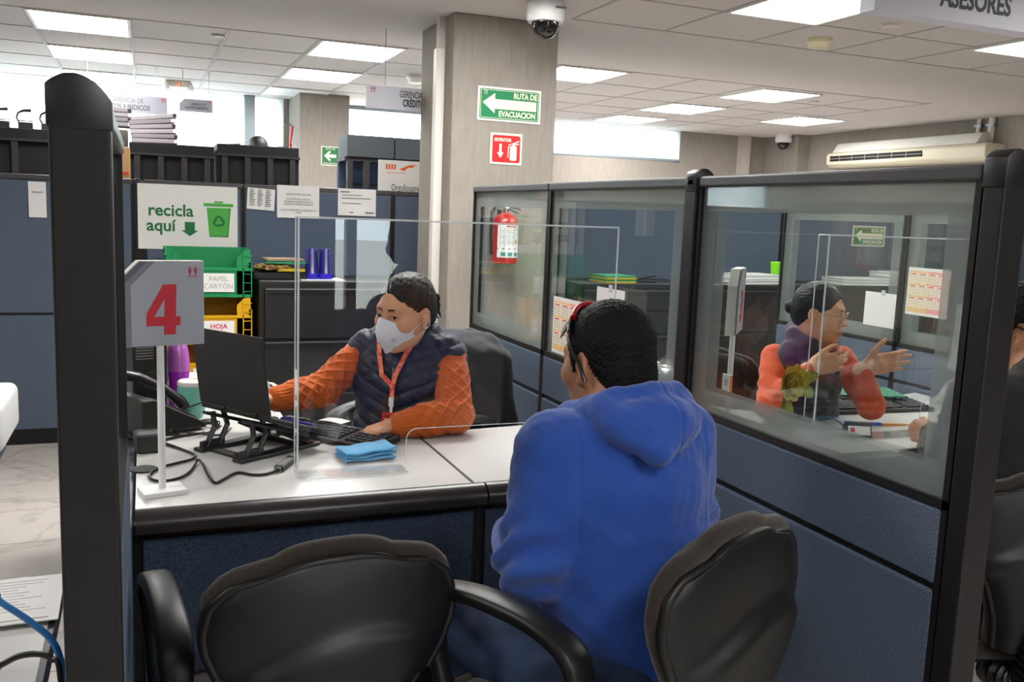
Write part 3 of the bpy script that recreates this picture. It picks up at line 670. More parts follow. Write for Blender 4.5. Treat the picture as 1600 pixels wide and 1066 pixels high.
    for k in range(5):
        a = 2 * PI * k / 5 + .3; c, s = math.cos(a), math.sin(a)
        lg = MB().tube([(0, 0, .11), (c * .12, s * .12, .105), (c * .27, s * .27, .075)], [.03, .025, .018], 8, flat=(.8, .7)).build('base_leg', chair_base, t, smooth=50)
        cs = MB().cyl((c * .275 - s * .02, s * .275 + c * .02, .028), (c * .275 + s * .02, s * .275 - c * .02, .028), .0275, n=20).box((c * .275 - .012, s * .275 - .012, .04), (c * .275 + .012, s * .275 + .012, .075), bev=.004)
        cs.build('caster', chair_base, lg, smooth=40)
    if arms:
        for sx in (-1, 1):
            X = sx * .229
            loop = [(X, .15, .700), (X, .08, .724), (X, -.01, .730), (X, -.10, .724), (X, -.165, .697), (X, -.185, .64), (X, -.17, .57), (X, -.10, .485), (X * .95, -.02, .43), (X * .93, .03, .405), (X * .95, .07, .44), (X, .12, .53), (X, .155, .63)]
            n = len(loop); Q = []
            for i in range(n):
                p0, p1, p2, p3 = [Vector(loop[(i + j) % n]) for j in (-1, 0, 1, 2)]
                for k in range(4):
                    q = k / 4; Q.append(.5 * ((2 * p1) + (p2 - p0) * q + (2 * p0 - 5 * p1 + 4 * p2 - p3) * q * q + (3 * p1 - p0 - 3 * p2 + p3) * q ** 3))
            wd_ = [(.030 if .68 < p.z else .030 - .012 * min(1, (.68 - p.z) / .1)) for p in Q]
            b = MB(); rings = []
            for i, p in enumerate(Q):
                tn = (Q[(i + 1) % len(Q)] - Q[i - 1]).normalized(); u = Vector((1, 0, 0)); w = tn.cross(u).normalized()
                ring = []
                for k in range(12):
                    a = 2 * PI * k / 12; ca, sa = math.cos(a), math.sin(a)
                    ring.append(b.b.verts.new(p + u * math.copysign(abs(ca) ** .6, ca) * wd_[i] + w * math.copysign(abs(sa) ** .6, sa) * .0135))
                rings.append(ring)
            for i in range(len(rings)):
                A, B = rings[i], rings[(i + 1) % len(rings)]
                for k in range(12): b.b.faces.new((A[k], A[(k + 1) % 12], B[(k + 1) % 12], B[k]))
            ar = b.build('armrest', chair_pl, t, smooth=60)
            MB().box((sx * .18 if sx > 0 else -.25, .0, .385), (.25 if sx > 0 else -.18, .08, .41), bev=.006).build('bracket', chair_base, ar)
    if lift:
        for ch in t.children:
            if not ch.name.startswith('base_leg'): ch.location.z += lift
        MB().cyl((0, 0, .09), (0, 0, .2 + lift), .026, n=20).build('gas_column', chair_base, t, smooth=40)
    return t
CH1 = task_chair('empty black office chair in the left foreground, back to the camera', (.247, 1.72, 0), rad(6))
CH2 = task_chair('black office chair carrying the man in the blue hoodie', (.748, 1.447, 0), rad(25), lift=.062)
CH3 = relabel(copy_tree(CH1), 'black office chair of the masked woman, draped with a dark jacket', (.865, 3.06, 0), rad(128))
CH4 = relabel(copy_tree(CH1), 'black office chair at the right edge, seen from behind past the end post', (2.00, 1.69, 0), rad(-18))
CH5 = relabel(copy_tree(CH1), 'black office chair under the woman in glasses in the right booth', (2.10, 3.02, 0), rad(150))
for c in list(CH5.children):
    if c.name.startswith('armrest'):
        for g in list(c.children): bpy.data.objects.remove(g)
        bpy.data.objects.remove(c)
# ================================================================== wall and hanging signs
def board(name, label, cat, loc, w, h, m, rz=0, th=.006, bev=.0, group=None):
    """flat board facing -Y, origin at its lower centre"""
    t = thing(name, label, cat, loc, rz, group)
    MB().box((-w / 2, -th, 0), (w / 2, 0, h), bev=bev).build('panel', m, t)
    return t
def rrect(x0, x1, z0, z1, r, n=5):
    P = []
    for cx, cz, a0 in ((x1 - r, z0 + r, -90), (x1 - r, z1 - r, 0), (x0 + r, z1 - r, 90), (x0 + r, z0 + r, 180)):
        for k in range(n + 1): a = rad(a0 + 90 * k / n); P.append((cx + r * math.cos(a), cz + r * math.sin(a)))
    return P
white_bd = mat('white sign board', '#e2e0dc', .45)
YC = 4.826
# evacuation sign on the big column
ev = board('evacuation_sign', 'green evacuation route sign with white left arrow, on the big column', 'sign', (1.887, YC, 1.945), .375, .183, white_bd)
MB().prism(rrect(-.176, .176, .011, .172, .012), .001, 'XZ', -.0072).build('green_field', green_m, ev)
b = MB(); P1 = rrect(-.170, .170, .017, .166, .010)
b.tube([(x, -.0075, z) for x, z in P1], .0016, 4, closed=True); b.build('border_line', cream, ev)
MB().prism([(-.160, .098), (-.088, .150), (-.088, .118), (.16, .118), (.16, .066), (-.088, .066), (-.088, .042)], .001, 'XZ', -.0082).build('arrow', cream, ev)
text('RUTA DE', .042, cream, ev, (.092, -.0082, .141), RX, bold=.0013, sx=.82); text('EVACUACION', .042, cream, ev, (.046, -.0082, .040), RX, bold=.0013, sx=.82)
emblem(ev, -.143, .155, .024, cream, y=-.008)
# extinguisher sign
ex = board('extinguisher_sign', 'red square extinguisher sign with down arrow, on the big column', 'sign', (1.876, YC, 1.712), .19, .172, cream, bev=.002)
MB().prism(rrect(-.083, .083, .012, .16, .012), .001, 'XZ', -.0072).build('red_field', mat('extinguisher red', '#d3151c', .5), ex)
text('EXTINTOR', .024, cream, ex, (-.022, -.0078, .134), RX, bold=.0009, sx=.85)
MB().prism([(-.035, .035), (-.016, .066), (-.028, .066), (-.028, .113), (-.042, .113), (-.042, .066), (-.054, .066)], .001, 'XZ', -.0082).build('arrow', cream, ex)
b = MB().prism(rrect(.022, .062, .024, .105, .008), .001, 'XZ', -.0082).prism([(.036, .1), (.048, .1), (.046, .122), (.038, .122)], .001, 'XZ', -.0082).prism([(.04, .119), (.074, .135), (.076, .129), (.046, .114)], .001, 'XZ', -.0082).prism([(.046, .114), (.074, .118), (.074, .112), (.046, .109)], .001, 'XZ', -.0082)
b.tube([(.04, -.008, .116), (.018, -.008, .112), (.012, -.008, .095), (.010, -.008, .04)], .0025, 6).build('extinguisher_symbol', cream, ex)
# small green arrow sign on the far column
sg = board('evacuation_sign', 'small square green sign with left arrow, on the far small column', 'sign', (1.66, 8.9, 1.835), .172, .178, cream)
MB().box((-.078, -.0075, .008), (.078, -.0062, .17)).build('green_field', mat('far sign green', '#17663a', .5), sg)
MB().prism([(-.058, .09), (-.005, .14), (.005, .125), (-.018, .105), (.056, .105), (.056, .075), (-.018, .075), (.005, .055), (-.005, .04)], .001, 'XZ', -.0085).build('arrow', cream, sg)
text('RUTA DE', .022, cream, sg, (0, -.0085, .154), RX); text('EVACUACION', .021, cream, sg, (0, -.0085, .02), RX)
# recycling sign
rc_ = board('recycling_sign', 'white recycling sign reading recicla aqui with a green bin', 'sign', (.247, YB - .0005, 1.155), .565, .383, white_bd)
dgreen = mat('dark green print', '#0e6b3a', .6); lgreen = mat('leaf green print', '#46a83e', .6)
text('recicla', .098, dgreen, rc_, (-.100, -.0068, .228), RX, bold=.0022); text('aquí', .098, dgreen, rc_, (-.155, -.0068, .138), RX, bold=.0022)
MB().prism([(-.022, .165), (.035, .165), (.035, .115), (.055, .115), (.006, .08), (-.042, .115), (-.022, .115)], .001, 'XZ', -.0072).build('arrow', dgreen, rc_)
bn = MB().prism([(.118, .079), (.228, .079), (.243, .255), (.103, .255)], .001, 'XZ', -.0072, ).prism(rrect(.085, .258, .262, .281, .006), .001, 'XZ', -.0072).prism(rrect(.145, .198, .283, .294, .005), .001, 'XZ', -.0072)
bn.build('bin_symbol', lgreen, rc_)
MB().prism([(.228, .079), (.243, .255), (.234, .255), (.219, .079)], .001, 'XZ', -.0076).prism([(.118, .079), (.228, .079), (.2275, .087), (.1175, .087)], .001, 'XZ', -.0076).build('bin_outline', mat('mid green print', '#2e8a3c', .6), rc_)
b = MB()
for k in range(3):
    a0 = rad(90 + 120 * k); c, s = math.cos(a0), math.sin(a0)
    q = [(-.030, .020), (-.010, .038), (.012, .038), (.021, .022), (.027, .026), (.024, .004), (.004, .012), (.010, .016), (.004, .026), (-.004, .026), (-.016, .010)]
    b.prism([(.173 + (x * s + y_ * c) * .92, .172 + (-x * c + y_ * s) * .92) for x, y_ in q], .001, 'XZ', -.0082)
b.build('recycling_arrows', dgreen, rc_)
# notices taped to the divider
def notice(x, z, w, h, rot, lines, label, big=None):
    t = thing('notice', label, 'notice', (x, YB - .001, z))
    sh = MB().grid(lambda u, v: (-w / 2 + w * u, -.002 - .006 * (1 - v) ** 2 * (1 + .5 * math.sin(5 * u)), -h * (1 - v)), 8, 8).build('sheet', paper_m, t); sh.rotation_euler = (0, rot, 0)
    b = MB()
    for zz, x0, x1, th in lines: b.box((x0 * w, -.0105, -zz * h), (x1 * w, -.0098, -zz * h + th))
    b.build('print', grey_txt, sh)
    return t
random.seed(4)
notice(.672, 1.538, .165, .13, rad(3), [(.1 + .09 * k, -.42 + .29 * c, -.42 + .29 * c + .2 * random.uniform(.7, 1.1), .004) for k in range(9) for c in range(3)], 'small tilted notice with three printed columns, leftmost of the taped notices')
n2 = notice(.895, 1.565, .26, .20, 0, [], 'wide white notice of centred grey lines, middle of the three taped notices')
for k, (s, zz) in enumerate((('DEPÓSITO DE RECICLAJE', .27), ('A PARTIR DEL LUNES SE', .42), ('RECIBEN MATERIALES QUE SE', .50), ('CUIDAN EL MEDIO AMBIENTE', .58), ('RECICLA REDUCE EL CONSUMO DE', .76), ('PAPEL', .84))):
    text(s, .0135, grey_txt, n2.children[0], (0, -.0108, -zz * .2), RX, ext=.0003)
notice(1.265, 1.562, .245, .17, 0, [(.14, -.45, -.2, .006), (.25, -.40, .12, .003), (.36, -.40, .35, .003), (.55, -.4, .1, .003), (.9, -.2, -.1, .006), (.9, .22, .45, .008)], 'curling white notice with short print lines, rightmost of the taped notices')
notice(-.56, 1.52, .09, .20, 0, [(.3, -.3, .3, .004)], 'narrow white notice on the far left divider, just left of the black post')

# hanging signs
hang_m = mat('hanging sign grey', '#cfcfda', .5); hang_dk = mat('sign letters charcoal', '#3c3b42', .6)
def hanging(label, loc, w, h, lines, th=.02, m=hang_m, rods=(), logo=None, cut=False, drop=None, sx=.76):
    t = thing('hanging_sign', label, 'hanging sign', loc)
    poly = [(-w / 2, 0), (w / 2, 0), (w / 2, h), (-w / 2 + (.04 if cut else 0), h)] + ([(-w / 2, h - .04)] if cut else [])
    MB().prism(poly, th, 'XZ', -th / 2).build('panel', m, t)
    for s, sz, x, z, bd in lines: text(s, sz, hang_dk, t, (x, -th / 2 - .001, z), RX, bold=bd, align='CENTER', sx=sx)
    for x in rods: MB().cyl((x, 0, h), (x, 0, CZ - loc[2]), .0025, n=8).build('suspension_wire', alu, t)
    if logo: emblem(t, logo[0], logo[1], logo[2], red_m, y=-th / 2 - .001)
    return t
hanging('pale hanging sign reading Gerencia de Credito, left of the big column', (1.60, 5.5, 2.035), .73, .135, [('GERENCIA DE', .054, -.07, .093, .0004), ('CRÉDITO', .058, -.075, .042, .002)], sx=.55, rods=(-.25, .25), logo=(-.325, .112, .035))
hanging('grey hanging sign reading Gerencia de Asuntos Juridicos behind the left post', (-.14, 8.0, 2.12), .65, .138, [('GERENCIA DE', .05, .03, .095, 0), ('ASUNTOS JURÍDICOS', .054, .0, .042, .0014)], rods=(-.25, .25), logo=(.295, .118, .035), m=mat('hanging sign mid grey', '#73747c', .5))
hanging('small grey sign with cut corner reading Gerente de Asuntos Juridicos, by the window', (.405, 8.02, 2.165), .255, .10, [('GERENTE DE', .026, .02, .06, 0), ('ASUNTOS JURÍDICOS', .025, .005, .03, .0008)], logo=(.11, .087, .02), cut=True, rods=(-.1, .1), m=MATS['hanging sign mid grey'])
asr = hanging('big box sign reading Asesores hanging at the top right corner', (3.21, 2.94, 2.278), 1.15, .222, [('ASESORES', .108, -.05, .088, .003)], th=.08, sx=.8)
emblem(asr, -.5, .17, .05, red_m, y=-.041, caption=False)
# orange banner
bnr = board('banner', 'white leaning banner with orange logo reading Orgullosamente', 'banner', (1.72, YB + .085, 1.545), .60, .215, white_bd)
orange = mat('orange print', '#e8641c', .6)
text('Orgullosamente', .062, grey_txt, bnr, (-.088, -.0068, .038), RX, bold=.0004, sx=.62)
b = MB().prism([(-.16, .16), (-.09, .19), (-.045, .19), (-.075, .172), (-.10, .172), (-.13, .148)], .001, 'XZ', -.0072)
for k in range(4): b.box((-.25 + .018 * k, -.0072, .155), (-.238 + .018 * k, -.0062, .19))
b.build('logo', orange, bnr); text('Institución de servicio', .014, orange, bnr, (-.18, -.0068, .135), RX)
MB().prism([(.03, .02), (.06, .09), (.05, .12), (.0, .03), (-.02, .0), (.06, .0)], .001, 'XZ', -.0075).build('black_figure', mat('banner black', '#17171a', .6), bnr)
MB().prism(rrect(.03, .14, .09, .19, .03), .001, 'XZ', -.0071).build('grey_figure', mat('banner grey', '#cfd0d3', .6), bnr)

# ================================================================== fire extinguisher on the big column
fe = thing('fire_extinguisher', 'red fire extinguisher wearing a paper instruction sheet, on the big column', 'fire extinguisher', (1.857, YC - .085, 1.165)); fe.scale = (1, 1, .83)
ered = mat('extinguisher paint', '#b8161c', .3, coat=.3)
MB().lathe([(.06, 0), (.072, .008), (.072, .27), (.066, .30), (.045, .325), (.022, .335), (.02, .345), (0, .345)]).build('cylinder', ered, fe, smooth=50)
MB().cyl((0, 0, .34), (0, 0, .375), .016, n=16).box((-.016, -.02, .365), (.016, .02, .395), bev=.004).build('valve', chrome, fe, smooth=40)
MB().prism([(-.02, .395), (.085, .37), (.088, .355), (.0, .38)], .018, 'XZ', -.009).prism([(-.01, .38), (.07, .345), (.07, .335), (-.005, .37)], .016, 'XZ', -.008).build('handle', dark_pl, fe)
MB().tube([(-.015, 0, .38), (-.06, -.005, .385), (-.085, -.01, .34), (-.088, -.01, .2), (-.082, -.01, .06)], .009, 8).build('hose', black_pl, fe, smooth=60)
MB().cyl((.0, -.018, .38), (0, -.024, .38), .014, n=16).build('gauge', white_pl, fe)
lb = MB().grid(lambda u, v: (.0745 * math.sin(-.95 + 1.9 * u), -.0745 * math.cos(-.95 + 1.9 * u), .045 + .215 * v), 12, 1).build('instruction_sheet', paper_m, fe)
def onlab(name, m, spec):
    b = MB()
    for u0, u1, z0, z1 in spec: b.grid(lambda u, v: (.0755 * math.sin(-.95 + 1.9 * (u0 + (u1 - u0) * u)), -.0755 * math.cos(-.95 + 1.9 * (u0 + (u1 - u0) * u)), z0 + (z1 - z0) * v), 4, 1)
    b.build(name, m, lb)
onlab('print', grey_txt, [(.1, .9 - .2 * (k % 3) / 3, .235 - .012 * k, .238 - .012 * k) for k in range(10)] + [(.0, 1, .098, .108)])
onlab('red_print', red_m, [(.35, .8, .246, .254), (.75, .85, .14, .16)])
onlab('picture_boxes', MATS['teal'] if 'teal' in MATS else mat('teal', '#3f8f86', .6), [(.15, .34, .055, .08), (.44, .62, .055, .08), (.72, .9, .055, .08)])
MB().box((-.02, .07, .25), (.02, .084, .36)).build('wall_bracket', dark_pl, fe)

# ================================================================== stacked crates
def crate(label, loc, col, sign):
    t = thing('stacking_crate', label, 'crate', loc)
    m = mat('crate ' + label[:14], col, .45); W, D, H = .225, .17, .268; th = .006
    b = MB()
    def side(sx):
        b.prism([(-D, 0), (D, 0), (D, H), (-D + .085, H), (-D, H - .07)][::1], th, 'YZ', sx * W - th / 2)
        for k in range(5): b.box((sx * W - .009, -D + .01, .03 + .05 * k), (sx * W + .009, D, .036 + .05 * k))
        for yy in (-D, -.06, .06, D - .008): b.box((sx * W - .009, yy, .0), (sx * W + .009, yy + .008, H - (.07 if yy == -D else 0)))
    side(-1); side(1)
    b.box((-W, -D, 0), (W, D, .008)).box((-W, D - .006, 0), (W, D, H))
    b.box((-W, -D, 0), (W, -D + .006, .16)).box((-W, -D - .006, .0), (W, -D + .004, .016)).box((-W, -D - .006, .15), (W, -D + .004, .166))
    for sx in (-1, 1):
        b.prism([(sx * W, 0), (sx * (W - .075), 0), (sx * (W - .075), H - .045), (sx * (W - .03), H), (sx * W, H)], .006, 'XZ', -D)
        for k in range(5): b.box((min(sx * W, sx * (W - .04)), -D - .006, .03 + .05 * k), (max(sx * W, sx * (W - .04)), -D, .034 + .05 * k))
        b.box((sx * (W - .04) - .003, -D - .006, 0), (sx * (W - .04) + .003, -D, H - .01))
    b.build('tub', m, t)
    p = MB().box((-.09, -D - .011, .03), (.135, -D - .0095, .135)).build('paper_label', paper_m, t)
    for k, (s, c) in enumerate(sign): text(s, .038, c, p, (.05, -D - .0118, .103 - .042 * k), RX, bold=.0005)
    return t
gr_l = mat('outlined grey letters', '#b9b6b0', .8); yl = mat('yellow letters', '#d9b92a', .7)
crate('green stacking crate labelled papel carton, top of its stack', (.333, 5.56, .912), '#0f8a50', [('PAPEL', gr_l), ('CARTÓN', gr_l)])
crate('yellow stacking crate directly under the green crate', (.333, 5.56, .642), '#dca60a', [('HOJA', red_m), ('PAPEL', yl)])
crate('yellow stacking crate at the bottom of its stack behind the laptop', (.333, 5.56, .372), '#dca60a', [('HOJA', red_m), ('PAPEL', yl)])
bs = thing('crate_plinth', 'low black plinth under the stack of crates', 'plinth', (.333, 5.56, 0)); MB().box((-.22, -.16, 0), (.22, .16, .370), bev=.004).build('box', cab_m, bs); MB().box((-.2, -.165, .06), (.2, -.16, .34)).build('front_panel', dark_pl, bs)

# things on the file cabinets
FZ = 1.01
tr = thing('letter_tray', 'black letter tray holding bags and folders on the file cabinet', 'tray', (.735, 5.56, FZ))
MB().box((-.15, -.11, 0), (.15, .11, .004)).box((-.15, -.11, 0), (.15, -.106, .04)).box((-.15, .106, 0), (.15, .11, .04)).box((-.15, -.11, 0), (-.146, .11, .04)).box((.146, -.11, 0), (.15, .11, .04)).build('tray', black_pl, tr)
cr = thing('foil_bag', 'crumpled gold bag lying in the black letter tray', 'bag', (.705, 5.54, FZ + .042))
def crum(u, v):
    a = 2 * PI * u; b_ = PI * v; n_ = noise.noise(Vector((4 * math.cos(a) * math.sin(b_), 4 * math.sin(a) * math.sin(b_), 5 * math.cos(b_)))) * .35 + 1
    return (.115 * math.cos(a) * math.sin(b_) * n_, .07 * math.sin(a) * math.sin(b_) * n_, .024 * math.cos(b_) * n_ + .024)
MB().grid(crum, 40, 20).build('foil', mat('crumpled gold foil', '#c9a76a', .3, metal=.4, vary=(40, '#6e5a34', .15)), cr, smooth=25)
def flat(name, label, cat, loc, w, d, h, m, rz=0, n=1):
    t = thing(name, label, cat, loc, rz); random.seed(len(label))
    for k in range(n):
        j = lambda: random.uniform(-.006, .006) * (k > 0)
        MB().box((-w / 2 + j(), -d / 2 + j(), h / n * k), (w / 2 + j(), d / 2 + j(), h / n * (k + .86)), bev=.0006).build('sheaf' if n > 1 else 'cover', m[k % len(m)] if isinstance(m, list) else m, t)
    return t
flat('folder', 'yellow folder under the green folder beside the gold bag', 'folder', (.80, 5.57, FZ + .046), .16, .2, .018, mat('yellow folder', '#c7ad1c', .6))
flat('folder', 'green folder on the file cabinet tray left of the blue bottles', 'folder', (.775, 5.58, FZ + .09), .23, .2, .014, mat('green folder', '#1f8a5c', .6), rad(-3))
flat('folder', 'brown folder topmost on the tray left of the blue bottles', 'folder', (.765, 5.58, FZ + .106), .22, .19, .014, mat('brown folder', '#8d7d63', .7), rad(4))
blue = mat('deep blue plastic', '#1c1872', .35, coat=.2)
for x, lb in ((.922, 'blue tapered plastic cup on the file cabinet, left of a pair'), (1.004, 'blue tapered plastic cup on the file cabinet, right of a pair')):
    t = thing('plastic_cup', lb, 'cup', (x, 5.50, FZ + .004))
    MB().lathe([(.043, 0), (.043, .03), (.04, .034), (.034, .175), (.031, .18), (0, .18)]).build('cup', blue, t, smooth=40)
    MB().lathe([(.0435, .0), (.0445, .004), (.0445, .028), (.0435, .032)]).build('rim_band', mat('blue rim', '#2c22b8', .3), t, smooth=40)
flat('paper_sheets', 'loose white papers under the blue cups', 'paper', (.97, 5.48, FZ), .26, .19, .0035, paper_m, rad(4))
flat('paper_stack', 'white paper stack left of the lime green cup', 'paper', (4.10, 5.52, FZ), .34, .24, .07, [paper_m, mat('grey paper', '#c9c8c6', .8)], rad(8), 4)
lc = thing('plastic_cup', 'lime green square cup on the far file cabinet in the right booth', 'cup', (4.33, 5.5, FZ))
MB().prism([(-.04, 0), (.04, 0), (.052, .155), (-.052, .155)], .08, 'XZ', -.04, bev=.004).build('cup', mat('lime plastic', '#7fd81c', .35), lc); MB().box((-.054, -.044, .148), (.054, .044, .157), bev=.003).build('rim', mat('lime rim', '#8be324', .35), lc)
flat('paper_stack', 'low pile of white papers behind the woman in glasses', 'paper', (5.05, 5.5, FZ), .42, .28, .05, [paper_m, mat('grey paper b', '#bdbcba', .8)], rad(-6), 4)
flat('paper_stack', 'tall pile of white papers on the file cabinet, right of the low pile', 'paper', (5.50, 5.52, FZ), .36, .28, .10, [paper_m, MATS['grey paper b']], rad(5), 6)
flat('folder', 'green and yellow folder pile seen through the middle glazed panel', 'folder', (2.95, 5.5, FZ), .24, .22, .05, [MATS['yellow folder'], MATS['green folder']], rad(5), 4)
st_ = thing('stapler', 'black stapler beside the green and yellow folders', 'stapler', (3.20, 5.46, FZ)); MB().box((-.06, -.016, 0), (.06, .016, .014), bev=.003).build('base', black_pl, st_); MB().box((-.06, -.014, 0), (.06, .014, .018), bev=.004, M=Matrix.Translation((0, 0, .03)) @ Matrix.Rotation(rad(-9), 4, 'Y')).build('arm', dark_pl, st_)

# ================================================================== rear workstations seen over the divider
hut_m = mat('dark steel hutch', '#0e0d0d', .65, spec=.2); hut_f = mat('hutch rail', '#232021', .6, spec=.2)
def hutch(x0, x1, ztop, label, y=7.0, bars=4):
    t = thing('hutch_cabinet', label, 'cabinet', ((x0 + x1) / 2, y, 0)); w = (x1 - x0) / 2
    MB().box((-w, 0, 1.05), (w, .36, ztop), bev=.006).build('body', hut_m, t)
    MB().box((-w - .004, -.03, ztop - .085), (w + .004, .0, ztop - .07)).build('rail', hut_f, t)
    for k in range(bars): x = -w + .05 + (2 * w - .1) * k / (bars - 1); MB().box((x - .02, -.025, 1.08), (x + .02, .0, ztop - .085)).build('upright', hut_f, t)
    MB().box((-w, 0, 0), (w, .34, 1.05)).build('lower_body', hut_m, t)
    return t
hutch(-1.75, -.14, 1.885, 'dark steel hutch at far left with desk gooseneck fittings on top', bars=6)
hutch(-.09, .475, 1.838, 'dark steel hutch behind the recycling sign')
hutch(.495, 1.075, 1.865, 'dark steel hutch left of the small far column', bars=4)
slate = mat('slate grey cabinet', '#1f2429', .7)
ow = thing('overhead_cabinet', 'slate blue overhead cabinet right of the small far column', 'cabinet', (1.83, 7.05, 0))
MB().box((-.385, 0, 1.83), (-.02, .36, 1.995), bev=.004).build('flipper_door', slate, ow); MB().box((-.01, 0, 1.83), (.5, .36, 1.995), bev=.004).build('flipper_door', slate, ow)
MB().box((-.4, .02, 1.80), (.5, .36, 1.83)).build('shelf', hut_f, ow)
for x in (-.38, -.25, .1): MB().box((x, .0, 1.1), (x + .04, .06, 1.8)).build('upright', hut_f, ow)
MB().box((-.39, .3, 0), (.5, .36, 1.8)).build('back_panel', fabric2, ow); MB().box((-.3, .27, 1.62), (-.02, .3, 1.64)).build('slot_rail', post_m, ow)
for k, x in enumerate((-.875, -.735, -.595, -.455)):
    t = thing('desk_lamp', (('small black gooseneck fitting on the far left hutch, %s from the left' % ('first', 'second', 'third', 'fourth')[k])), 'fixture', (x, 7.1, 1.886))
    MB().box((-.045, -.03, 0), (.045, .03, .045), bev=.004).build('clamp', black_pl, t)
    MB().tube([(-.04, 0, .04), (-.055, 0, .075), (-.045, 0, .105), (-.015, 0, .122), (.035, 0, .126)], [.006, .006, .007, .009, .011], 8).build('arm', black_pl, t, smooth=60)
    MB().tube([(-.04, 0, .055), (.045, 0, .055)], .004, 6).build('bar', black_pl, t)
# paper files on the hutches
def filepile(x, y, z, n, w, label, lean=0):
    t = thing('file_pile', label, 'files', (x, y, z)); random.seed(n)
    for k in range(n):
        M_ = Matrix.Translation((random.uniform(-.01, .01), 0, .0 + .033 * k)) @ Matrix.Rotation(rad(lean * (k + 1) / n), 4, 'Y')
        f = MB().box((-w / 2, -.1, 0), (w / 2, .1, .030), bev=.006, M=M_).build('file', mat('file paper %d %s' % (k, label[:6]), ('#847d82', '#757077', '#8e888b')[k % 3], .8), t)
        MB().box((w / 2 - .02, -.102, .004), (w / 2 + .004, .102, .026), M=M_).build('spine_label', black_pl if k % 2 else paper_m, f)
    return t
filepile(.07, 7.12, 1.84, 6, .30, 'leaning pile of grey files on the hutch under the legal affairs sign', lean=-8)
filepile(-.22, 7.25, 1.95, 4, .3, 'pile of grey files standing on a box just right of the black post')
bx = thing('archive_box', 'pale archive box under the files right of the black post', 'box', (-.2, 7.5, 0)); MB().box((-.14, -.12, 1.05), (.10, .12, 1.945), bev=.004).build('box', mat('archive card', '#c9c2b6', .8), bx); MB().box((-.10, -.124, 1.85), (.06, -.121, 1.91)).build('label', paper_m, bx)
bx = thing('cardboard_box', 'tan cardboard box wedged between black post and hutch', 'box', (-.115, 6.55, 0)); MB().box((-.05, -.1, 0), (.035, .1, 1.77), bev=.003).build('box', mat('tan cardboard', '#a98356', .85), bx); MB().box((-.02, -.103, 1.60), (.025, -.1, 1.615)).build('tape_mark', red_m, bx)
for x, lb in ((.66, 'folded pale document lying on the right hutch, left of dark hair'), (1.00, 'buff document curling on the right hutch, beside the far column')):
    t = thing('document', lb, 'paper', (x, 7.1, 1.867)); MB().grid(lambda u, v: (-.075 + .15 * u, -.08 + .16 * v, .002 + .035 * u * u), 8, 2).build('sheet', mat('buff paper ' + lb[:4], '#c9c2a8', .8), t); MB().box((-.05, -.06, .0), (.0, .06, .004)).build('clip_board', grey_txt, t)
ek = thing('fire_hose_reel', 'red and black extinguisher hanging on the left side of the far small column', 'fire extinguisher', (1.315, 9.1, 1.5)); MB().cyl((0, 0, 0), (0, 0, .38), .05, n=20).build('body', ered, ek, smooth=40); MB().tube([(0, 0, .38), (.0, 0, .55), (.02, 0, .7)], .012, 8).build('pipe', ered, ek); MB().box((-.06, -.02, .7), (.01, .02, .715)).build('handle', black_pl, ek)

# ================================================================== air conditioner and conduits
ac = thing('air_conditioner', 'ivory wall-hung air conditioner under the ceiling at upper right', 'air conditioner', (7.35, 7.3, 2.09))
acm = mat('aged ivory plastic', '#cfc9b2', .45); acd = mat('ac upper cover', '#d8d6d0', .35)
MB().prism([(0, 0), (-.20, 0), (-.25, .035), (-.255, .13), (-.23, .16), (0, .16)], 2.10, 'XZ', -1.05, bev=.012).build('body', acm, ac, smooth=35)
MB().prism([(0, .16), (-.225, .16), (-.16, .262), (-.1, .272), (0, .272)], 1.92, 'XZ', -.92, bev=.012).build('top_cover', acd, ac, smooth=35)
MB().box((-.262, -.32, .065), (-.245, .98, .122)).build('outlet', mat('ac outlet', '#0e0d0d', .8), ac)
b = MB()
for k in range(6): b.box((-.266, -.13 + .19 * k, .066), (-.25, -.12 + .19 * k, .12))
b.box((-.268, -.32, .088), (-.258, .98, .096)); b.build('louvre', mat('ac louvre', '#7b746a', .5), ac)
for y, r, lb in ((6.55, .022, 'painted wall pipe rising behind the air conditioner'), (6.40, .03, 'second painted wall pipe beside the air conditioner'), (5.98, .035, 'pale vertical conduit at the upper right edge beside the air conditioner')):
    t = thing('conduit', lb, 'pipe', (WX - r, y, 0)); z0 = .0
    MB().cyl((0, 0, z0 if y < 6.2 else 2.3), (0, 0, CZ), r, n=16).build('pipe', duct_m, t, smooth=40); MB().box((-r, -r - .015, 2.42), (r, r + .015, 2.44)).build('clip', alu, t)

# ================================================================== left foreground beyond the partition
pr = thing('printer', 'white office printer corner at the left edge of the photo', 'printer', (-.78, 3.56, .0))
MB().box((-.35, -.22, .585), (.335, .22, .755), bev=.03, seg=4).build('body', white_pl, pr, smooth=40); MB().box((-.33, -.2, .755), (.20, .2, .775), bev=.012).build('lid', white_pl, pr, smooth=40); MB().box((-.35, -.21, .50), (.29, .2, .585), bev=.01).build('tray', mat('printer dark base', '#33364a', .5), pr)
ps = thing('printer_stand', 'dark stand under the white printer', 'stand', (-.78, 3.56, 0)); MB().box((-.36, -.2, .48), (.24, .2, .499), bev=.003).build('shelf', dark_pl, ps)
for x in (-.34, .2):
    for y in (-.18, .16): MB().box((x, y, 0), (x + .03, y + .03, .48)).build('leg', dark_pl, ps)
tb = thing('side_table', 'white table with black edge in the lower left corner, papers on it', 'table', (-.55, 1.35, 0))
MB().box((-.5, -.45, .715), (.392, .455, .74)).build('top', worktop_m, tb); MB().box((.392, -.45, .705), (.402, .455, .742)).build('edge_band', black_pl, tb)
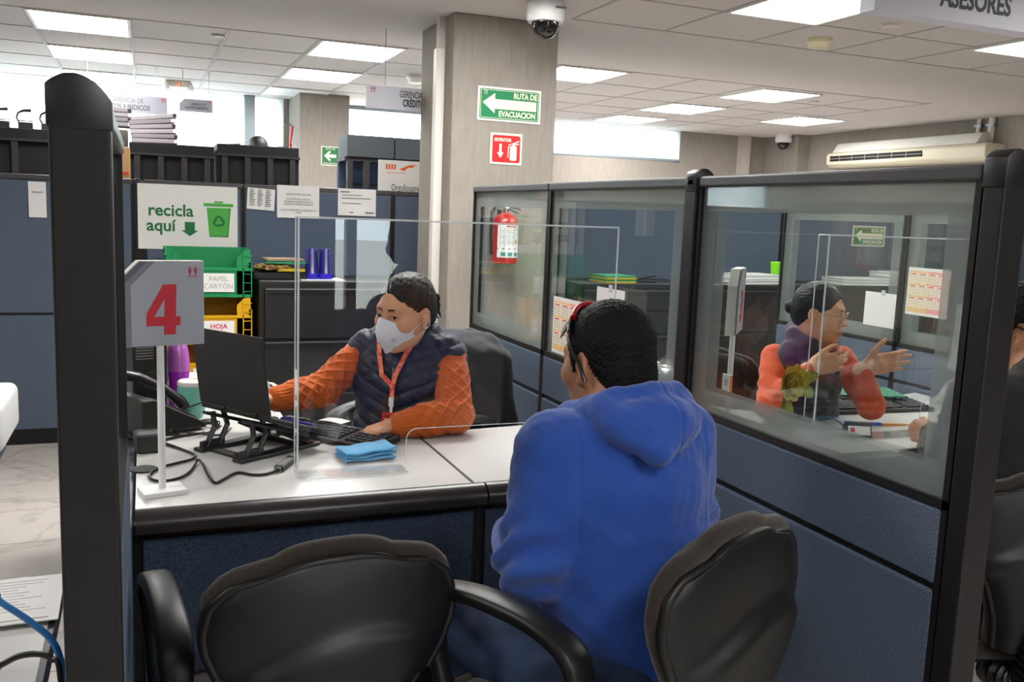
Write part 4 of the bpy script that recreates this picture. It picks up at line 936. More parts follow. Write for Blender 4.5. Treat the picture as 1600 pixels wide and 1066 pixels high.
for x in (-.48, .33):
    for y in (-.4, .38): MB().box((x, y, 0), (x + .035, y + .035, .715)).build('leg', dark_pl, tb)
for k, (x, y, rz, lb) in enumerate(((-.285, 1.695, 1, 'printed white sheet on top of the papers on the lower left table'), (-.34, 1.695, 5, 'white sheet under the printed sheet on the lower left table'), (-.42, 1.68, -4, 'white sheet at the left edge of the lower left table'))):
    t = thing('printed_sheet', lb, 'paper', (x, y, .7408 + .003 * (2 - k)), rad(rz)); MB().box((-.14, -.1, 0), (.14, .1, .0022)).build('sheet', paper_m, t)
    b = MB(); random.seed(k)
    for q in range(11): b.box((-.05, .08 - .013 * q, .0023), (random.uniform(.05, .125), .0818 - .013 * q, .0026))
    b.box((.02, -.09, .0023), (.125, -.085, .0026)); b.build('print', MATS.get('faint print') or mat('faint print', '#b0aeae', .8), t)
bc = mat('blue network cable', '#1f6fb8', .4)
cable([(-.50, 1.49, .90), (-.34, 1.48, .88), (-.225, 1.475, .857), (-.208, 1.466, .843), (-.169, 1.446, .817), (-.138, 1.429, .79), (-.126, 1.419, .762), (-.120, 1.41, .72), (-.118, 1.40, .5), (-.118, 1.40, .02)], .005, 'blue network cable drooping over the lower left table', bc, (-.3, 1.4, .7))
cable([(-.50, 1.41, .748), (-.34, 1.408, .752), (-.219, 1.404, .765), (-.201, 1.398, .775), (-.176, 1.39, .789), (-.15, 1.38, .793), (-.133, 1.372, .787), (-.122, 1.364, .767), (-.119, 1.36, .6), (-.119, 1.36, .02)], .0045, 'black cable arching over the lower left table', cab_b, (-.3, 1.3, .7))

# ================================================================== right booth (beyond the glazed partition)
BX = 1.48
w3 = worktop([(BX - .03, DF), (BX + .783, DF), (BX + .783, 2.72), (BX + .66, 2.74), (BX + .42, 3.02), (BX + .42, 3.95), (BX - .03, 3.95)], [((BX - .03, DF), (BX + .783, DF))], 'grey L-shaped desktop in the right booth beyond the glass')
w4 = worktop([(BX + .793, DF), (3.092, DF), (3.092, 2.95), (BX + .793, 2.72)], [((BX + .793, DF), (3.092, DF))], 'grey desktop wing with keyboard in the right booth')
for w_, x in ((w3, BX + .3), (w4, 3.04)): MB().box((x, 2.3, 0), (x + .03, 2.7, DZ - .03)).build('leg_panel', black_pl, w_)
MB().box((BX - .02, 3.86, 0), (BX + .42, 3.9, DZ - .03)).build('leg_panel', black_pl, w3)
t = modesty(BX - .028, 3.095, 'navy fabric panel under the desk of the right booth')
number_sign((1.69, 2.345, DZ), rad(48), '3', 'grey number sign reading 3 seen nearly edge-on through the glass')
keyboard((2.64, 2.70, DZ), rad(-4), 'black keyboard on the desk of the woman in glasses')
pen((2.47, 2.455, DZ), rad(-16), '#e8901a', '#2747b8', 'orange ballpoint pen with blue cap on the right booth desk', .15)
hl = thing('label_stand', 'small black wedge stand with white label on the right booth desk', 'stand', (2.225, 2.35, DZ), rad(-25))
MB().prism([(-.03, 0), (.035, 0), (.035, .02), (.015, .05), (-.005, .05)], .085, 'YZ', -.0425, bev=.004).build('body', black_pl, hl)
lbl = MB().box((-.036, -.0005, 0), (.036, .0005, .03), M=Matrix.Translation((0, -.024, .011)) @ Matrix.Rotation(rad(-25), 4, 'X')).build('label', paper_m, hl)
MB().box((-.03, -.0012, .008), (-.015, -.0005, .024), M=Matrix.Translation((0, -.024, .011)) @ Matrix.Rotation(rad(-25), 4, 'X')).build('red_mark', red_m, lbl)
cable([(2.2, 2.38, z), (2.24, 2.45, z + .02), (2.20, 2.52, z + .03), (2.10, 2.50, z), (2.02, 2.47, z)], .003, 'thin black cable from the small wedge stand in the right booth', cab_b, (2.2, 2.45, DZ))
# artificial flower
fl = thing('artificial_flower', 'olive yellow artificial flower on a stem in front of the woman in glasses', 'flower', (1.715, 2.10, DZ)); fl.scale = (1, 1, 1.18)
pet = mat('olive yellow petals', '#a79a2c', .6, vary=(60, '#c9b84a', .2)); ptc = mat('petal cream', '#cfc690', .6); leafm = mat('olive leaf', '#8f9a2e', .6, vary=(50, '#5d6a1c', .2))
def petal(b, c, az, el, L, w, cup):
    d = Vector((math.cos(az) * math.cos(el), math.sin(el), math.sin(az) * math.cos(el))); nrm = Vector((-math.cos(az) * math.sin(el), math.cos(el) * 1.0, -math.sin(az) * math.sin(el))); s_ = d.cross(nrm)
    def f(u, v):
        a = 2 * v - 1; ww = w * math.sin(PI * min(.97, .12 + .83 * u)) ** .7
        return Vector(c) + d * L * u + s_ * ww * a - nrm * cup * (a * a * .5 + u * u)
    b.grid(f, 6, 6)
FC = (0, 0, .215)
fb = MB(); hb = MB()
for ring, (n_, L, el, w) in enumerate(((9, .052, -.25, .022), (8, .043, -.6, .019), (7, .033, -.95, .014))):
    for k in range(n_): petal(fb, FC, 2 * PI * k / n_ + ring * .35, el, L, w, .012)
for k in range(12): hb.tube([Vector(FC), Vector(FC) + Vector((.014 * math.cos(k), -.03, .014 * math.sin(k)))], .0018, 5)
fb.build('petals', pet, fl, smooth=180, norm=False); hb.build('stamens', ptc, fl)
MB().tube([(0, .005, .21), (-.005, .01, .15), (-.03, .0, .08), (-.03, .0, .01)], .0035, 7).build('stem', leafm, fl, smooth=60)
lf = MB()
for c, az, L in (((.045, 0, .22), .2, .05), ((.045, 0, .2), -.5, .045), ((-.005, 0, .17), -1.3, .05), ((.0, 0, .16), -2.0, .045), ((-.03, 0, .10), 2.9, .06), ((-.03, 0, .10), -.2, .06), ((-.02, 0, .07), -1.2, .045), ((-.03, 0, .07), 3.6, .04)): petal(lf, c, az, -.1, L, .016, .01)
lf.build('leaves', leafm, fl, smooth=180, norm=False)
MB().lathe([(.035, 0), (.036, .02), (.03, .022), (0, .022)]).build('holder', dark_pl, fl)
wc = thing('logo_card', 'small white card with red emblem stuck at lower left of the near glazed panel', 'card', (1.4315, 2.002, .982), -PI / 2); wc.scale = (.62, .3, .68)
MB().prism([(-.028, .012), (-.012, 0), (.03, 0), (.03, .085), (-.028, .085)], .02, 'XZ', 0, bev=.001).build('card', paper_m, wc); emblem(wc, .002, .055, .028, red_m, y=-.001)
MB().box((.03, .001, .002), (.0315, .019, .083)).build('orange_side', orange, wc)
dv = thing('wrapped_printer', 'dark printer wrapped in clear plastic on the left side of the right booth desk', 'printer', (1.66, 2.9, DZ))
MB().box((-.17, -.2, 0), (.17, .2, .12), bev=.02).build('body', dark_pl, dv, smooth=40); MB().box((-.165, -.19, .12), (.165, .1, .16), bev=.015).build('lid', mat('dark red cover', '#3a1418', .35), dv, smooth=40)
def wrap(u, v):
    x = -.19 + .38 * u; y = -.22 + .44 * v; e = 1 - max(abs(2 * u - 1), abs(2 * v - 1)) ** 8
    return (x, y, .03 + .145 * e + .012 * noise.noise(Vector((x * 16, y * 16, 3))))
MB().grid(wrap, 40, 40).build('plastic_wrap', glassm('crinkled plastic wrap', (.9, .9, .92), frost=.12, fcol=(.6, .6, .65), grough=.08), dv, smooth=25)
# papers taped to glass
def calendar(x, y0, y1, z0, z1, label, m0='#f0b860', m1='#e88a8a'):
    t = thing('calendar', label, 'calendar', (x, (y0 + y1) / 2, z0), -PI / 2); w = (y1 - y0) / 2; h = z1 - z0
    MB().box((-w, -.001, 0), (w, 0, h)).build('sheet', paper_m, t)
    fm_ = mat('calendar orange ' + label[:8], '#efc58a', .7); pm_ = mat('calendar pink ' + label[:8], '#f0a6a0', .7)
    MB().box((-w + .008, -.0016, .012), (0, -.001, h - .014)).build('orange_field', fm_, t); MB().box((0, -.0016, .012), (w - .008, -.001, h - .014)).build('pink_field', pm_, t)
    b = MB(); c = MB(); r_ = MB(); cw = (2 * w - .03) / 4; ch_ = (h - .062) / 3
    for i in range(4):
        for j in range(3):
            x0 = -w + .013 + (cw + .002) * i; zz = .034 + (ch_ + .004) * j
            b.box((x0, -.0022, zz), (x0 + cw - .003, -.0016, zz + ch_ - .003))
            r_.box((x0 + .004, -.0027, zz + ch_ - .010), (x0 + cw * .7, -.0022, zz + ch_ - .006))
            for q in range(4):
                for s_ in range(3): c.box((x0 + .006 + s_ * cw * .28, -.0027, zz + .006 + q * ch_ * .17), (x0 + .006 + s_ * cw * .28 + cw * .13, -.0022, zz + .0085 + q * ch_ * .17))
    b.build('month_boxes', mat('calendar cream ' + label[:8], '#f7ecd8', .8), t); c.build('dates', grey_txt, t); r_.build('month_names', red_m, t)
    return t
calendar(1.389, 2.745, 3.03, .945, 1.15, 'orange and pink wall calendar taped to the middle glazed panel')
calendar(3.108, 2.84, 3.065, 1.072, 1.278, 'orange and pink calendar taped to the far glass at right of the woman in glasses')
def sheet(x, y0, y1, z0, z1, label, curl=0, rz=-PI / 2):
    t = thing('paper_sheet', label, 'paper', (x, (y0 + y1) / 2, z0), rz); w = (y1 - y0) / 2; h = z1 - z0
    MB().grid(lambda u, v: (-w + 2 * w * u, -.001 - curl * (1 - v) ** 2 * (.4 + u), h * v), 6, 10).build('sheet', paper_m, t)
    MB().box((-.012, -.0022, h - .012), (.012, -.0012, h + .012)).build('tape', acr_edge, t)
    return t
sheet(1.389, 2.50, 2.69, 1.04, 1.215, 'white sheet taped to the middle glazed panel beside the calendar, behind the hooded man')
sheet(3.108, 3.09, 3.31, .995, 1.15, 'blank white sheet taped to the far glass behind the woman in glasses')
sheet(3.102, 2.665, 2.785, .875, 1.146, 'curling long white sheet hanging on the far glass near the end post', curl=.05)
flat('paper_stack', 'pad of white papers with dark cover on the right booth desk', 'paper', (2.72, 2.86, DZ), .22, .16, .035, [paper_m, mat('dark cover', '#2b2d38', .6)], rad(-25), 4)
flat('folder', 'green folder lying on the papers in the right booth', 'folder', (2.70, 2.84, DZ + .037), .28, .2, .008, mat('deep green folder', '#1f6b4f', .6), rad(-20))
# evacuation sign on the divider of the right booth
e2 = copy_tree(ev); relabel(e2, 'green evacuation route sign seen through the near glazed panel, above the woman in glasses', (5.46, YB - .004, 1.29)); e2.scale = (.9, 1, .9)
x2 = copy_tree(ex); relabel(x2, 'red extinguisher sign seen through the top left of the near glazed panel', (6.72, 9.598, 1.52))
x2.scale = (1.2, 1, 1.2)
# ================================================================== people: smooth implicit surfaces, meshed by surface nets
def axes(th, pitch=0, roll=0):
    """columns: right, forward, up of a frame turned th about Z, pitched down, rolled"""
    return np.array((Matrix.Rotation(th, 3, 'Z') @ Matrix.Rotation(-pitch, 3, 'X') @ Matrix.Rotation(roll, 3, 'Y')), dtype=float)
class SDF:
    def __init__(s): s.p = []; s.R = np.eye(3); s.t = np.zeros(3); s.sc = 1.0
    def frame(s, t, R, sc=1.0): s.t = np.array(t, float); s.R = np.array(R, float); s.sc = sc; return s
    def w(s, p): return s.R @ (np.array(p, float) * s.sc) + s.t
    def rc(s, a, b, ra, rb=None, k=.015, op=1): s.p.append(('c', s.w(a), s.w(b), ra * s.sc, (ra if rb is None else rb) * s.sc, k, op)); return s
    def chain(s, pts, rs, k=.015, op=1):
        for i in range(len(pts) - 1): s.rc(pts[i], pts[i + 1], rs[i], rs[i + 1], k, op)
        return s
    def el(s, c, r, k=.015, op=1, rot=None):
        R = s.R if rot is None else s.R @ np.array(Matrix.Rotation(rot[0], 3, rot[1]))
        s.p.append(('e', s.w(c), R, np.array(r if hasattr(r, '__len__') else (r, r, r), float) * s.sc, 0, k, op)); return s
    def half(s, c, n, k=.005, op=-1):   # half space on the side of n
        s.p.append(('h', s.w(c), s.R @ (np.array(n, float) / np.linalg.norm(n)), 0, 0, k, op)); return s
    @staticmethod
    def d1(q, P):
        if q[0] == 'c':
            ab = q[2] - q[1]; ap = P - q[1]; t = np.clip(ap @ ab / max(ab @ ab, 1e-12), 0, 1)
            return np.linalg.norm(ap - t[:, None] * ab, axis=1) - (q[3] + (q[4] - q[3]) * t)
        if q[0] == 'e':
            l = (P - q[1]) @ q[2]; k0 = np.linalg.norm(l / q[3], axis=1); k1 = np.linalg.norm(l / q[3] ** 2, axis=1)
            return k0 * (k0 - 1) / np.maximum(k1, 1e-9)
        return -((P - q[1]) @ q[2])
    def ev(s, P, prims=None):
        d = np.full(len(P), 1.0)
        for q in (s.p if prims is None else prims):
            e = s.d1(q, P); k = q[5]
            if q[6] > 0: h = np.maximum(k - np.abs(d - e), 0) / k; d = np.minimum(d, e) - h * h * k * .25
            else: e = -e; h = np.maximum(k - np.abs(d - e), 0) / k; d = np.maximum(d, e) + h * h * k * .25
        return d
    def mesh(s, h, n=14):
        lo = np.full(3, 1e9); hi = -lo
        for q in s.p:
            if q[6] < 0: continue
            if q[0] == 'c':
                for c, r in ((q[1], q[3]), (q[2], q[4])): lo = np.minimum(lo, c - r); hi = np.maximum(hi, c + r)
            else: m = q[3].max(); lo = np.minimum(lo, q[1] - m); hi = np.maximum(hi, q[1] + m)
        lo -= 3 * h; B = n * h; nb = np.ceil((hi + 3 * h - lo) / B).astype(int); R = B * .866
        G = np.stack(np.meshgrid(*[np.arange(k) for k in nb], indexing='ij'), -1).reshape(-1, 3)
        C = lo + (G + .5) * B; D = s.ev(C); keep = np.abs(D) < R * 1.5 + .01
        dims = nb * n + 3; key = lambda I: (I[:, 0] * dims[1] + I[:, 1]) * dims[2] + I[:, 2]
        L = np.stack(np.meshgrid(*[np.arange(n + 1)] * 3, indexing='ij'), -1).reshape(-1, 3)
        VK, VP, QE = [], [], []
        for g, c in zip(G[keep], C[keep]):
            pr = [q for q in s.p if (abs if False else (lambda x: x))(s.d1(q, c[None])[0]) < R * 2.2 + .05 or q[0] == 'h']
            if not pr: continue
            base = g * n; F = s.ev(lo + (base + L) * h, pr).reshape(n + 1, n + 1, n + 1); S = F < 0
            if S.all() or not S.any(): continue
            acc = np.zeros((n, n, n, 3)); cnt = np.zeros((n, n, n))
            for ax in range(3):
                a = [slice(0, n + 1)] * 3; b = [slice(0, n + 1)] * 3; a[ax] = slice(0, n); b[ax] = slice(1, n + 1)
                fa, fb = F[tuple(a)], F[tuple(b)]; X = (fa < 0) != (fb < 0); I = np.argwhere(X)
                if not len(I): continue
                va, vb = fa[X], fb[X]; t = va / (va - vb); Pp = I.astype(float); Pp[:, ax] += t
                o = [k for k in range(3) if k != ax]
                for d0 in (0, -1):
                    for d1_ in (0, -1):
                        J = I.copy(); J[:, o[0]] += d0; J[:, o[1]] += d1_
                        ok = ((J >= 0) & (J < n)).all(1); J2 = J[ok]
                        np.add.at(acc, tuple(J2.T), Pp[ok]); np.add.at(cnt, tuple(J2.T), 1)
                own = (I < n).all(1); QE.append(np.c_[np.full(own.sum(), ax), va[own] < 0, base + I[own]])
            I = np.argwhere(cnt > 0); VK.append(key(base + I + 1)); VP.append(lo + (base + acc[tuple(I.T)] / cnt[tuple(I.T)][:, None]) * h)
        VK = np.concatenate(VK); VP = np.concatenate(VP); QE = np.concatenate(QE); o = np.argsort(VK); VK, VP = VK[o], VP[o]
        quads = []
        for ax in range(3):
            E = QE[QE[:, 0] == ax]; I = E[:, 2:] + 1; u, v = [(1, 2), (2, 0), (0, 1)][ax]
            ks = []
            for du, dv in ((0, 0), (-1, 0), (-1, -1), (0, -1)):
                J = I.copy(); J[:, u] += du; J[:, v] += dv; ks.append(key(J))
            ix = np.stack([np.minimum(np.searchsorted(VK, k_), len(VK) - 1) for k_ in ks], 1)
            ok = (VK[ix] == np.stack(ks, 1)).all(1); ix = ix[ok]; fl = E[ok, 1].astype(bool); ix[~fl] = ix[~fl][:, ::-1]; quads.append(ix)
        return VP, np.concatenate(quads)
def sdf_obj(name, S, h, m, parent, origin, disp=None, regions=None, relax=1):
    V, Q = S.mesh(h)
    for _ in range(relax):
        A = np.zeros_like(V); N = np.zeros(len(V))
        for i in range(4): np.add.at(A, Q[:, i], V[Q[:, (i + 1) % 4]] + V[Q[:, i - 1]]); np.add.at(N, Q[:, i], 2)
        V = V * .45 + .55 * A / np.maximum(N, 1)[:, None]
    if disp is not None:
        e = V[Q[:, 2]] - V[Q[:, 0]]; f = V[Q[:, 3]] - V[Q[:, 1]]; fn = np.cross(e, f); VN = np.zeros_like(V)
        for i in range(4): np.add.at(VN, Q[:, i], fn)
        VN /= np.maximum(np.linalg.norm(VN, axis=1), 1e-12)[:, None]; V = V + VN * disp(V, VN)[:, None]
    V = V - np.array(origin, float)
    me = bpy.data.meshes.new(name); me.vertices.add(len(V)); me.vertices.foreach_set('co', V.ravel())
    me.loops.add(Q.size); me.loops.foreach_set('vertex_index', Q.ravel().astype(np.int32)); me.polygons.add(len(Q))
    me.polygons.foreach_set('loop_start', np.arange(0, Q.size, 4, dtype=np.int32)); me.polygons.foreach_set('loop_total', np.full(len(Q), 4, dtype=np.int32))
    me.update(calc_edges=True); o = link(name, me, m, parent, 180)
    if regions is not None:
        ctr = V[Q].mean(1) + np.array(origin, float); me.polygons.foreach_set('material_index', regions(ctr).astype(np.int32))
    return o
def nz(V, sc, off=0):
    """cheap smooth pseudo noise in -1..1"""
    x, y, z = (V * sc).T
    return (np.sin(1.7 * x + 2.3 * y + off) * np.cos(2.1 * z - 1.3 * x + off * 2) + np.sin(3.1 * y - 1.9 * z + 1.1 + off) * np.cos(2.7 * x + .7 * z) * .6 + np.sin(4.7 * z + 3.3 * x + 2 * off) * .35) / 1.6
def seg_param(V, a, b):
    a = np.array(a, float); b = np.array(b, float); ab = b - a; L = np.linalg.norm(ab); u = ab / L; ap = V - a; t = ap @ u
    r = ap - t[:, None] * u; e1 = np.cross(u, [0, 0, 1.0]); e1 /= np.linalg.norm(e1); e2 = np.cross(u, e1)
    return t, np.arctan2(r @ e2, r @ e1), np.linalg.norm(r, axis=1), L

def head(S, c, R, sc=1.0, wide=1.0, male=False, mouth=True):
    """head with face in its own frame: +Y is where it looks"""
    S.frame(c, R); m = lambda *v: tuple(x * sc for x in v)
    S.el(m(0, -.014, .032), m(.075 * wide, .094, .086), k=.02); S.el(m(0, .026, -.028), m(.063 * wide, .066, .088), k=.03)
    S.el(m(0, .040, -.078), m(.046 * wide, .048, .038), k=.025); S.rc(m(-.012, .074, -.098), m(.012, .074, -.098), .016 * sc, k=.018)
    S.rc(m(-.034, .074, .026), m(.034, .074, .026), .013 * sc, k=.02)
    for sx in (-1, 1):
        S.el(m(sx * .045 * wide, .056, -.022), m(.023, .026, .024), k=.022)
        S.el(m(sx * .031, .097, .008), m(.017, .015, .0125), k=.012, op=-1)
        S.el(m(sx * .031, .0745, .006), m(.0165, .0150, .0135), k=.006)
    S.rc(m(0, .082, .016), m(0, .103, -.026), .0075 * sc, .0105 * sc, k=.012)
    S.el(m(0, .104, -.029), m(.0115, .012, .010), k=.006)
    for sx in (-1, 1): S.el(m(sx * .0125, .093, -.032), m(.0075, .011, .0075), k=.006)
    for sx in (-1, 1): S.el(m(sx * .006, .099, -.0405), m(.0035, .005, .003), k=.003, op=-1)
    if mouth:
        S.el(m(0, .088, -.064), m(.025, .012, .013), k=.012)
        for sx in (-1, 1): S.rc(m(sx * .006, .0985, -.0605), m(sx * .021, .089, -.065), .0048 * sc, .003 * sc, k=.004)
        S.rc(m(-.012, .097, -.0715), m(.012, .097, -.0715), .0055 * sc, k=.006)
        S.rc(m(-.021, .0965, -.0662), m(.021, .0965, -.0662), .0014 * sc, k=.003, op=-1)
    for sx in (-1, 1):   # eye opening and ear
        S.el(m(sx * .031, .0905, .0055), m(.0128, .012, .0042), k=.002, op=-1)
        S.el(m(sx * .077 * wide, -.008, -.004), m(.008, .017, .028), k=.006, rot=(sx * .25, 'Z')); S.el(m(sx * .083 * wide, -.004, .002), m(.006, .011, .019), k=.005, op=-1, rot=(sx * .25, 'Z'))
        S.el(m(sx * .077 * wide, .0, -.034), m(.006, .010, .010), k=.006)
def neck(S, c, R, base, r=.052):
    S.frame(c, R); a = S.w((0, -.02, -.05)); S.frame((0, 0, 0), np.eye(3)); S.rc(a, base, r, r * 1.12, k=.03)
def lip_regions(c, R, sc=1.0):
    c = np.array(c); R = np.array(R)
    def f(P):
        l = (P - c) @ R / sc
        return ((np.abs(l[:, 0]) < .0225 - .25 * np.abs(l[:, 2] + .066) * 0) & (l[:, 1] > .085) & (np.abs(l[:, 2] + .066) < .0088 * np.sqrt(np.maximum(0, 1 - (l[:, 0] / .0235) ** 2)))).astype(int)
    return f
iris_m = mat('brown iris', '#2a1810', .15, spec=.7); sclera = mat('eye white', '#d9d2cc', .2, spec=.6)
def eyes(t, origin, c, R, look=(0, 0), sc=1.0):
    for sx in (-1, 1):
        p = np.array(c) + np.array(R) @ (np.array((sx * .031, .0755, .0055)) * sc) - np.array(origin)
        e = MB().ball((0, 0, 0), .0128 * sc, 12).build('eye', sclera, t, smooth=180); e.location = p
        e.rotation_euler = (Matrix([list(r) for r in np.array(R)]) @ Matrix.Rotation(look[0], 3, 'Z') @ Matrix.Rotation(-look[1], 3, 'X')).to_euler()
        MB().lathe([(0, .0131 * sc), (.0035 * sc, .0128 * sc), (.0060 * sc, .0117 * sc), (.0061 * sc, .0113 * sc)]).build('iris', iris_m, e, smooth=180).rotation_euler = (-PI / 2, 0, 0)
def brows(t, origin, c, R, m, sc=1.0, r=.0032):
    b = MB()
    for sx in (-1, 1):
        pts = [np.array(c) + np.array(R) @ (np.array(q) * sc) - np.array(origin) for q in ((sx * .013, .0925, .0265), (sx * .025, .0920, .0295), (sx * .037, .0850, .0285), (sx * .048, .0725, .0215))]
        b.tube(pts, [r, r * 1.1, r * .9, r * .3], 8, flat=(1, .8))
    l = MB()
    for sx in (-1, 1):
        l.tube([np.array(c) + np.array(R) @ (np.array((sx * (.031 + .0135 * math.cos(a)), .0868 + .0035 * math.sin(a) - .004 * math.cos(a), .0055 + .0046 * math.sin(a))) * sc) - np.array(origin) for a in [PI * k / 10 for k in range(11)]], .0010, 5)
    l.build('eyelashes', m, t, smooth=180)
    return b.build('eyebrows', m, t, smooth=180)
def hand(S, wr, X, Y, side, curl, thumb=(.5, .35), spread=.09, sc=1.0, k=.004):
    """wr wrist centre, X towards the thumb, Y along the fingers, back of hand = X x Y * side"""
    X = np.array(X, float); Y = np.array(Y, float); Y /= np.linalg.norm(Y); X -= Y * (X @ Y); X /= np.linalg.norm(X); Z = np.cross(X, Y) * side
    R = np.stack([X, Y, Z], 1); S.frame(wr, R); m = lambda *v: tuple(x * sc for x in v)
    S.rc(m(0, -.02, 0), m(0, .02, 0), .024 * sc, .025 * sc, k=.015)
    S.el(m(.004, .05, 0), m(.039, .050, .0145), k=.012); S.el(m(.024, .032, -.006), m(.016, .03, .014), k=.012)
    for i, (x, y, L) in enumerate(((.028, .086, .072), (.0095, .092, .079), (-.0095, .088, .073), (-.027, .078, .058))):
        a = spread * (1.2 - .8 * i); p = np.array((x, y - .012, .001)); c = curl[i] if hasattr(curl, '__len__') else curl; ang = 0; rr = (.0092, .0085, .0078, .0066) if i < 3 else (.0080, .0074, .0068, .0058)
        S.rc(m(x * .7, .045, 0), m(*p), .010 * sc, rr[0] * sc, k=.006)
        for j, f in enumerate((.45, .31, .24)):
            ang += c * (.75, 1.0, .7)[j]; d = np.array((math.sin(a) * math.cos(ang), math.cos(a) * math.cos(ang), -math.sin(ang))); q = p + d * L * f * 1.08
            S.rc(m(*p), m(*q), rr[j] * sc, rr[j + 1] * sc, k=k if j else .006); p = q
    p = np.array((.022, .018, -.006)); d = np.array((math.sin(thumb[0] + .25), math.cos(thumb[0] + .25), -thumb[1])); d /= np.linalg.norm(d)
    q = p + d * .042; S.rc(m(*p), m(*q), .0145 * sc, .011 * sc, k=.012)
    d = np.array((math.sin(thumb[0] - .05), math.cos(thumb[0] - .05), -thumb[1] * 1.1)); d /= np.linalg.norm(d); r = q + d * .032; S.rc(m(*q), m(*r), .0105 * sc, .0092 * sc, k=.005)
    d = np.array((math.sin(thumb[0] - .2), math.cos(thumb[0] - .2), -thumb[1] * 1.2)); d /= np.linalg.norm(d); S.rc(m(*r), m(*(r + d * .022)), .0092 * sc, .007 * sc, k=.004)
    S.frame((0, 0, 0), np.eye(3))
def seated_lower(S, hip, R, kn, fl=.47, r=.075, k=.03):
    """pelvis, thighs and shins; knees kn given in the frame (hip,R)"""
    S.frame(hip, R); pr0 = .112 + (r - .075) * 1.6; S.rc((-.08, 0, 0), (.08, 0, 0), pr0, k=.04)
    for sx, q in zip((-1, 1), kn):
        S.rc((sx * .09, .0, -.02), q, r * 1.12, r * .82, k=k); a = (q[0], q[1] + .03, -hip[2] + .09); S.rc(q, a, r * .76, r * .55, k=.02)
        S.rc((a[0], a[1] - .02, -hip[2] + .05), (a[0], a[1] + .14, -hip[2] + .035), .036 + (r - .075) * .9, .028 + (r - .075) * .9, k=.02)
    S.frame((0, 0, 0), np.eye(3))
# ------------------------------------------------------------------ 1. woman with mask and quilted vest
knit_m = mat('rust orange knit', '#bd581c', .9, spec=.15, bump=(420, .5, .0015), vary=(120, '#c86427', .3), sheen=.25)
vest_m = mat('navy quilted nylon', '#292936', .5, spec=.35, bump=(120, .12, .001)); mask_m = mat('white respirator', '#dcdde2', .85, bump=(900, .15, .0005))
dark_tr = mat('dark trousers', '#1c1d24', .9)
O1 = (.80, 2.92, 0); TH1 = rad(146); R1 = axes(TH1)
W1 = thing('person', 'seated woman in white face mask, dark quilted vest and orange cable-knit sweater', 'person', O1)
hc1 = np.array((.765, 2.800, 1.118)); HR1 = axes(rad(124), .14, -.05)
T1 = np.array((.80, 2.90, 0))
def l1(x, y, z): return T1 + R1 @ np.array((x, y, z))
shL, shR = l1(-.150, 0, .965), l1(.150, 0, .965); elL, wrL = np.array((.905, 2.69, .803)), np.array((.722, 2.672, .783)); elR, wrR = np.array((.53, 2.95, .845)), np.array((.375, 2.885, .835))
S = SDF(); head(S, hc1, HR1, wide=1.02, mouth=False); neck(S, hc1, HR1, l1(0, .02, 1.0), .05)
S.frame(T1, R1); S.el((0, 0, .87), (.155, .10, .17), k=.03); S.rc((-.11, 0, .965), (.11, 0, .965), .046, k=.03); S.rc((0, -.03, .58), (0, 0, .8), .11, .105, k=.04); S.frame((0, 0, 0), np.eye(3))
S.chain([shL, elL, wrL], [.04, .036, .027]); S.chain([shR, elR, wrR], [.04, .036, .027])
hand(S, np.array((.702, 2.675, .782)), (-.25, .9, .05), (-.93, -.12, -.20), 1, (.45, .35, .36, .42), thumb=(.55, .25), spread=.08, sc=.95)
hand(S, np.array((.362, 2.880, .838)), (.5, -.8, .1), (-.85, -.10, .06), -1, .3, sc=.9)
seated_lower(S, (.84, 2.99, .57), R1, ((-.10, .36, -.03), (.10, .36, -.03)))
sdf_obj('body', S, .0032, skin_w, W1, O1, relax=1)
eyes(W1, O1, hc1, HR1, look=(rad(6), rad(6))); brows(W1, O1, hc1, HR1, hair_s, r=.0026)
# sweater: sleeves and roll neck, cable lattice along the sleeves
S = SDF(); S.chain([shL, elL, (wrL + elL) / 2, wrL], [.057, .056, .05, .040], k=.02); S.chain([shR, elR, (wrR + elR) / 2, wrR], [.057, .053, .048, .039], k=.02)
S.rc(l1(0, .02, 1.0), l1(-.01, .035, 1.045), .068, .062); S.frame(T1, R1); S.el((0, .01, .9), (.15, .11, .14), k=.03)
def cable_knit(V, N):
    out = np.zeros(len(V)); best = np.full(len(V), 9.0)
    for a, b in ((shL, elL), (elL, wrL), (shR, elR), (elR, wrR)):
        t, ph_, r, L = seg_param(V, a, b); ins = (t > -.06) & (t < L + .01) & (r < .1); d = np.abs(r - .055) + np.maximum(0, np.maximum(-t, t - L)) ; use = ins & (d < best); best[use] = d[use]
        lam = .042; n_ = 4; s1 = np.sin(PI * (t / lam) + ph_ * n_ / 1.0); s2 = np.sin(PI * (t / lam) - ph_ * n_ / 1.0)
        rid = np.maximum(np.exp(-(s1 / .38) ** 2), np.exp(-(s2 / .38) ** 2)) - .45
        cuff = (np.linalg.norm(V - (wrL if a is elL or a is shL else wrR), axis=1) < .06) ; rib = np.sign(np.sin(ph_ * 22)) * .18
        out[use] = (np.where(cuff, rib, rid) * (np.clip((t - .03) / .05, 0, 1) if (a is shL or a is shR) else 1.0))[use] * .0058
    return out + .003 * nz(V, 30)
sdf_obj('sweater', S, .0033, knit_m, W1, O1, disp=cable_knit, relax=1)
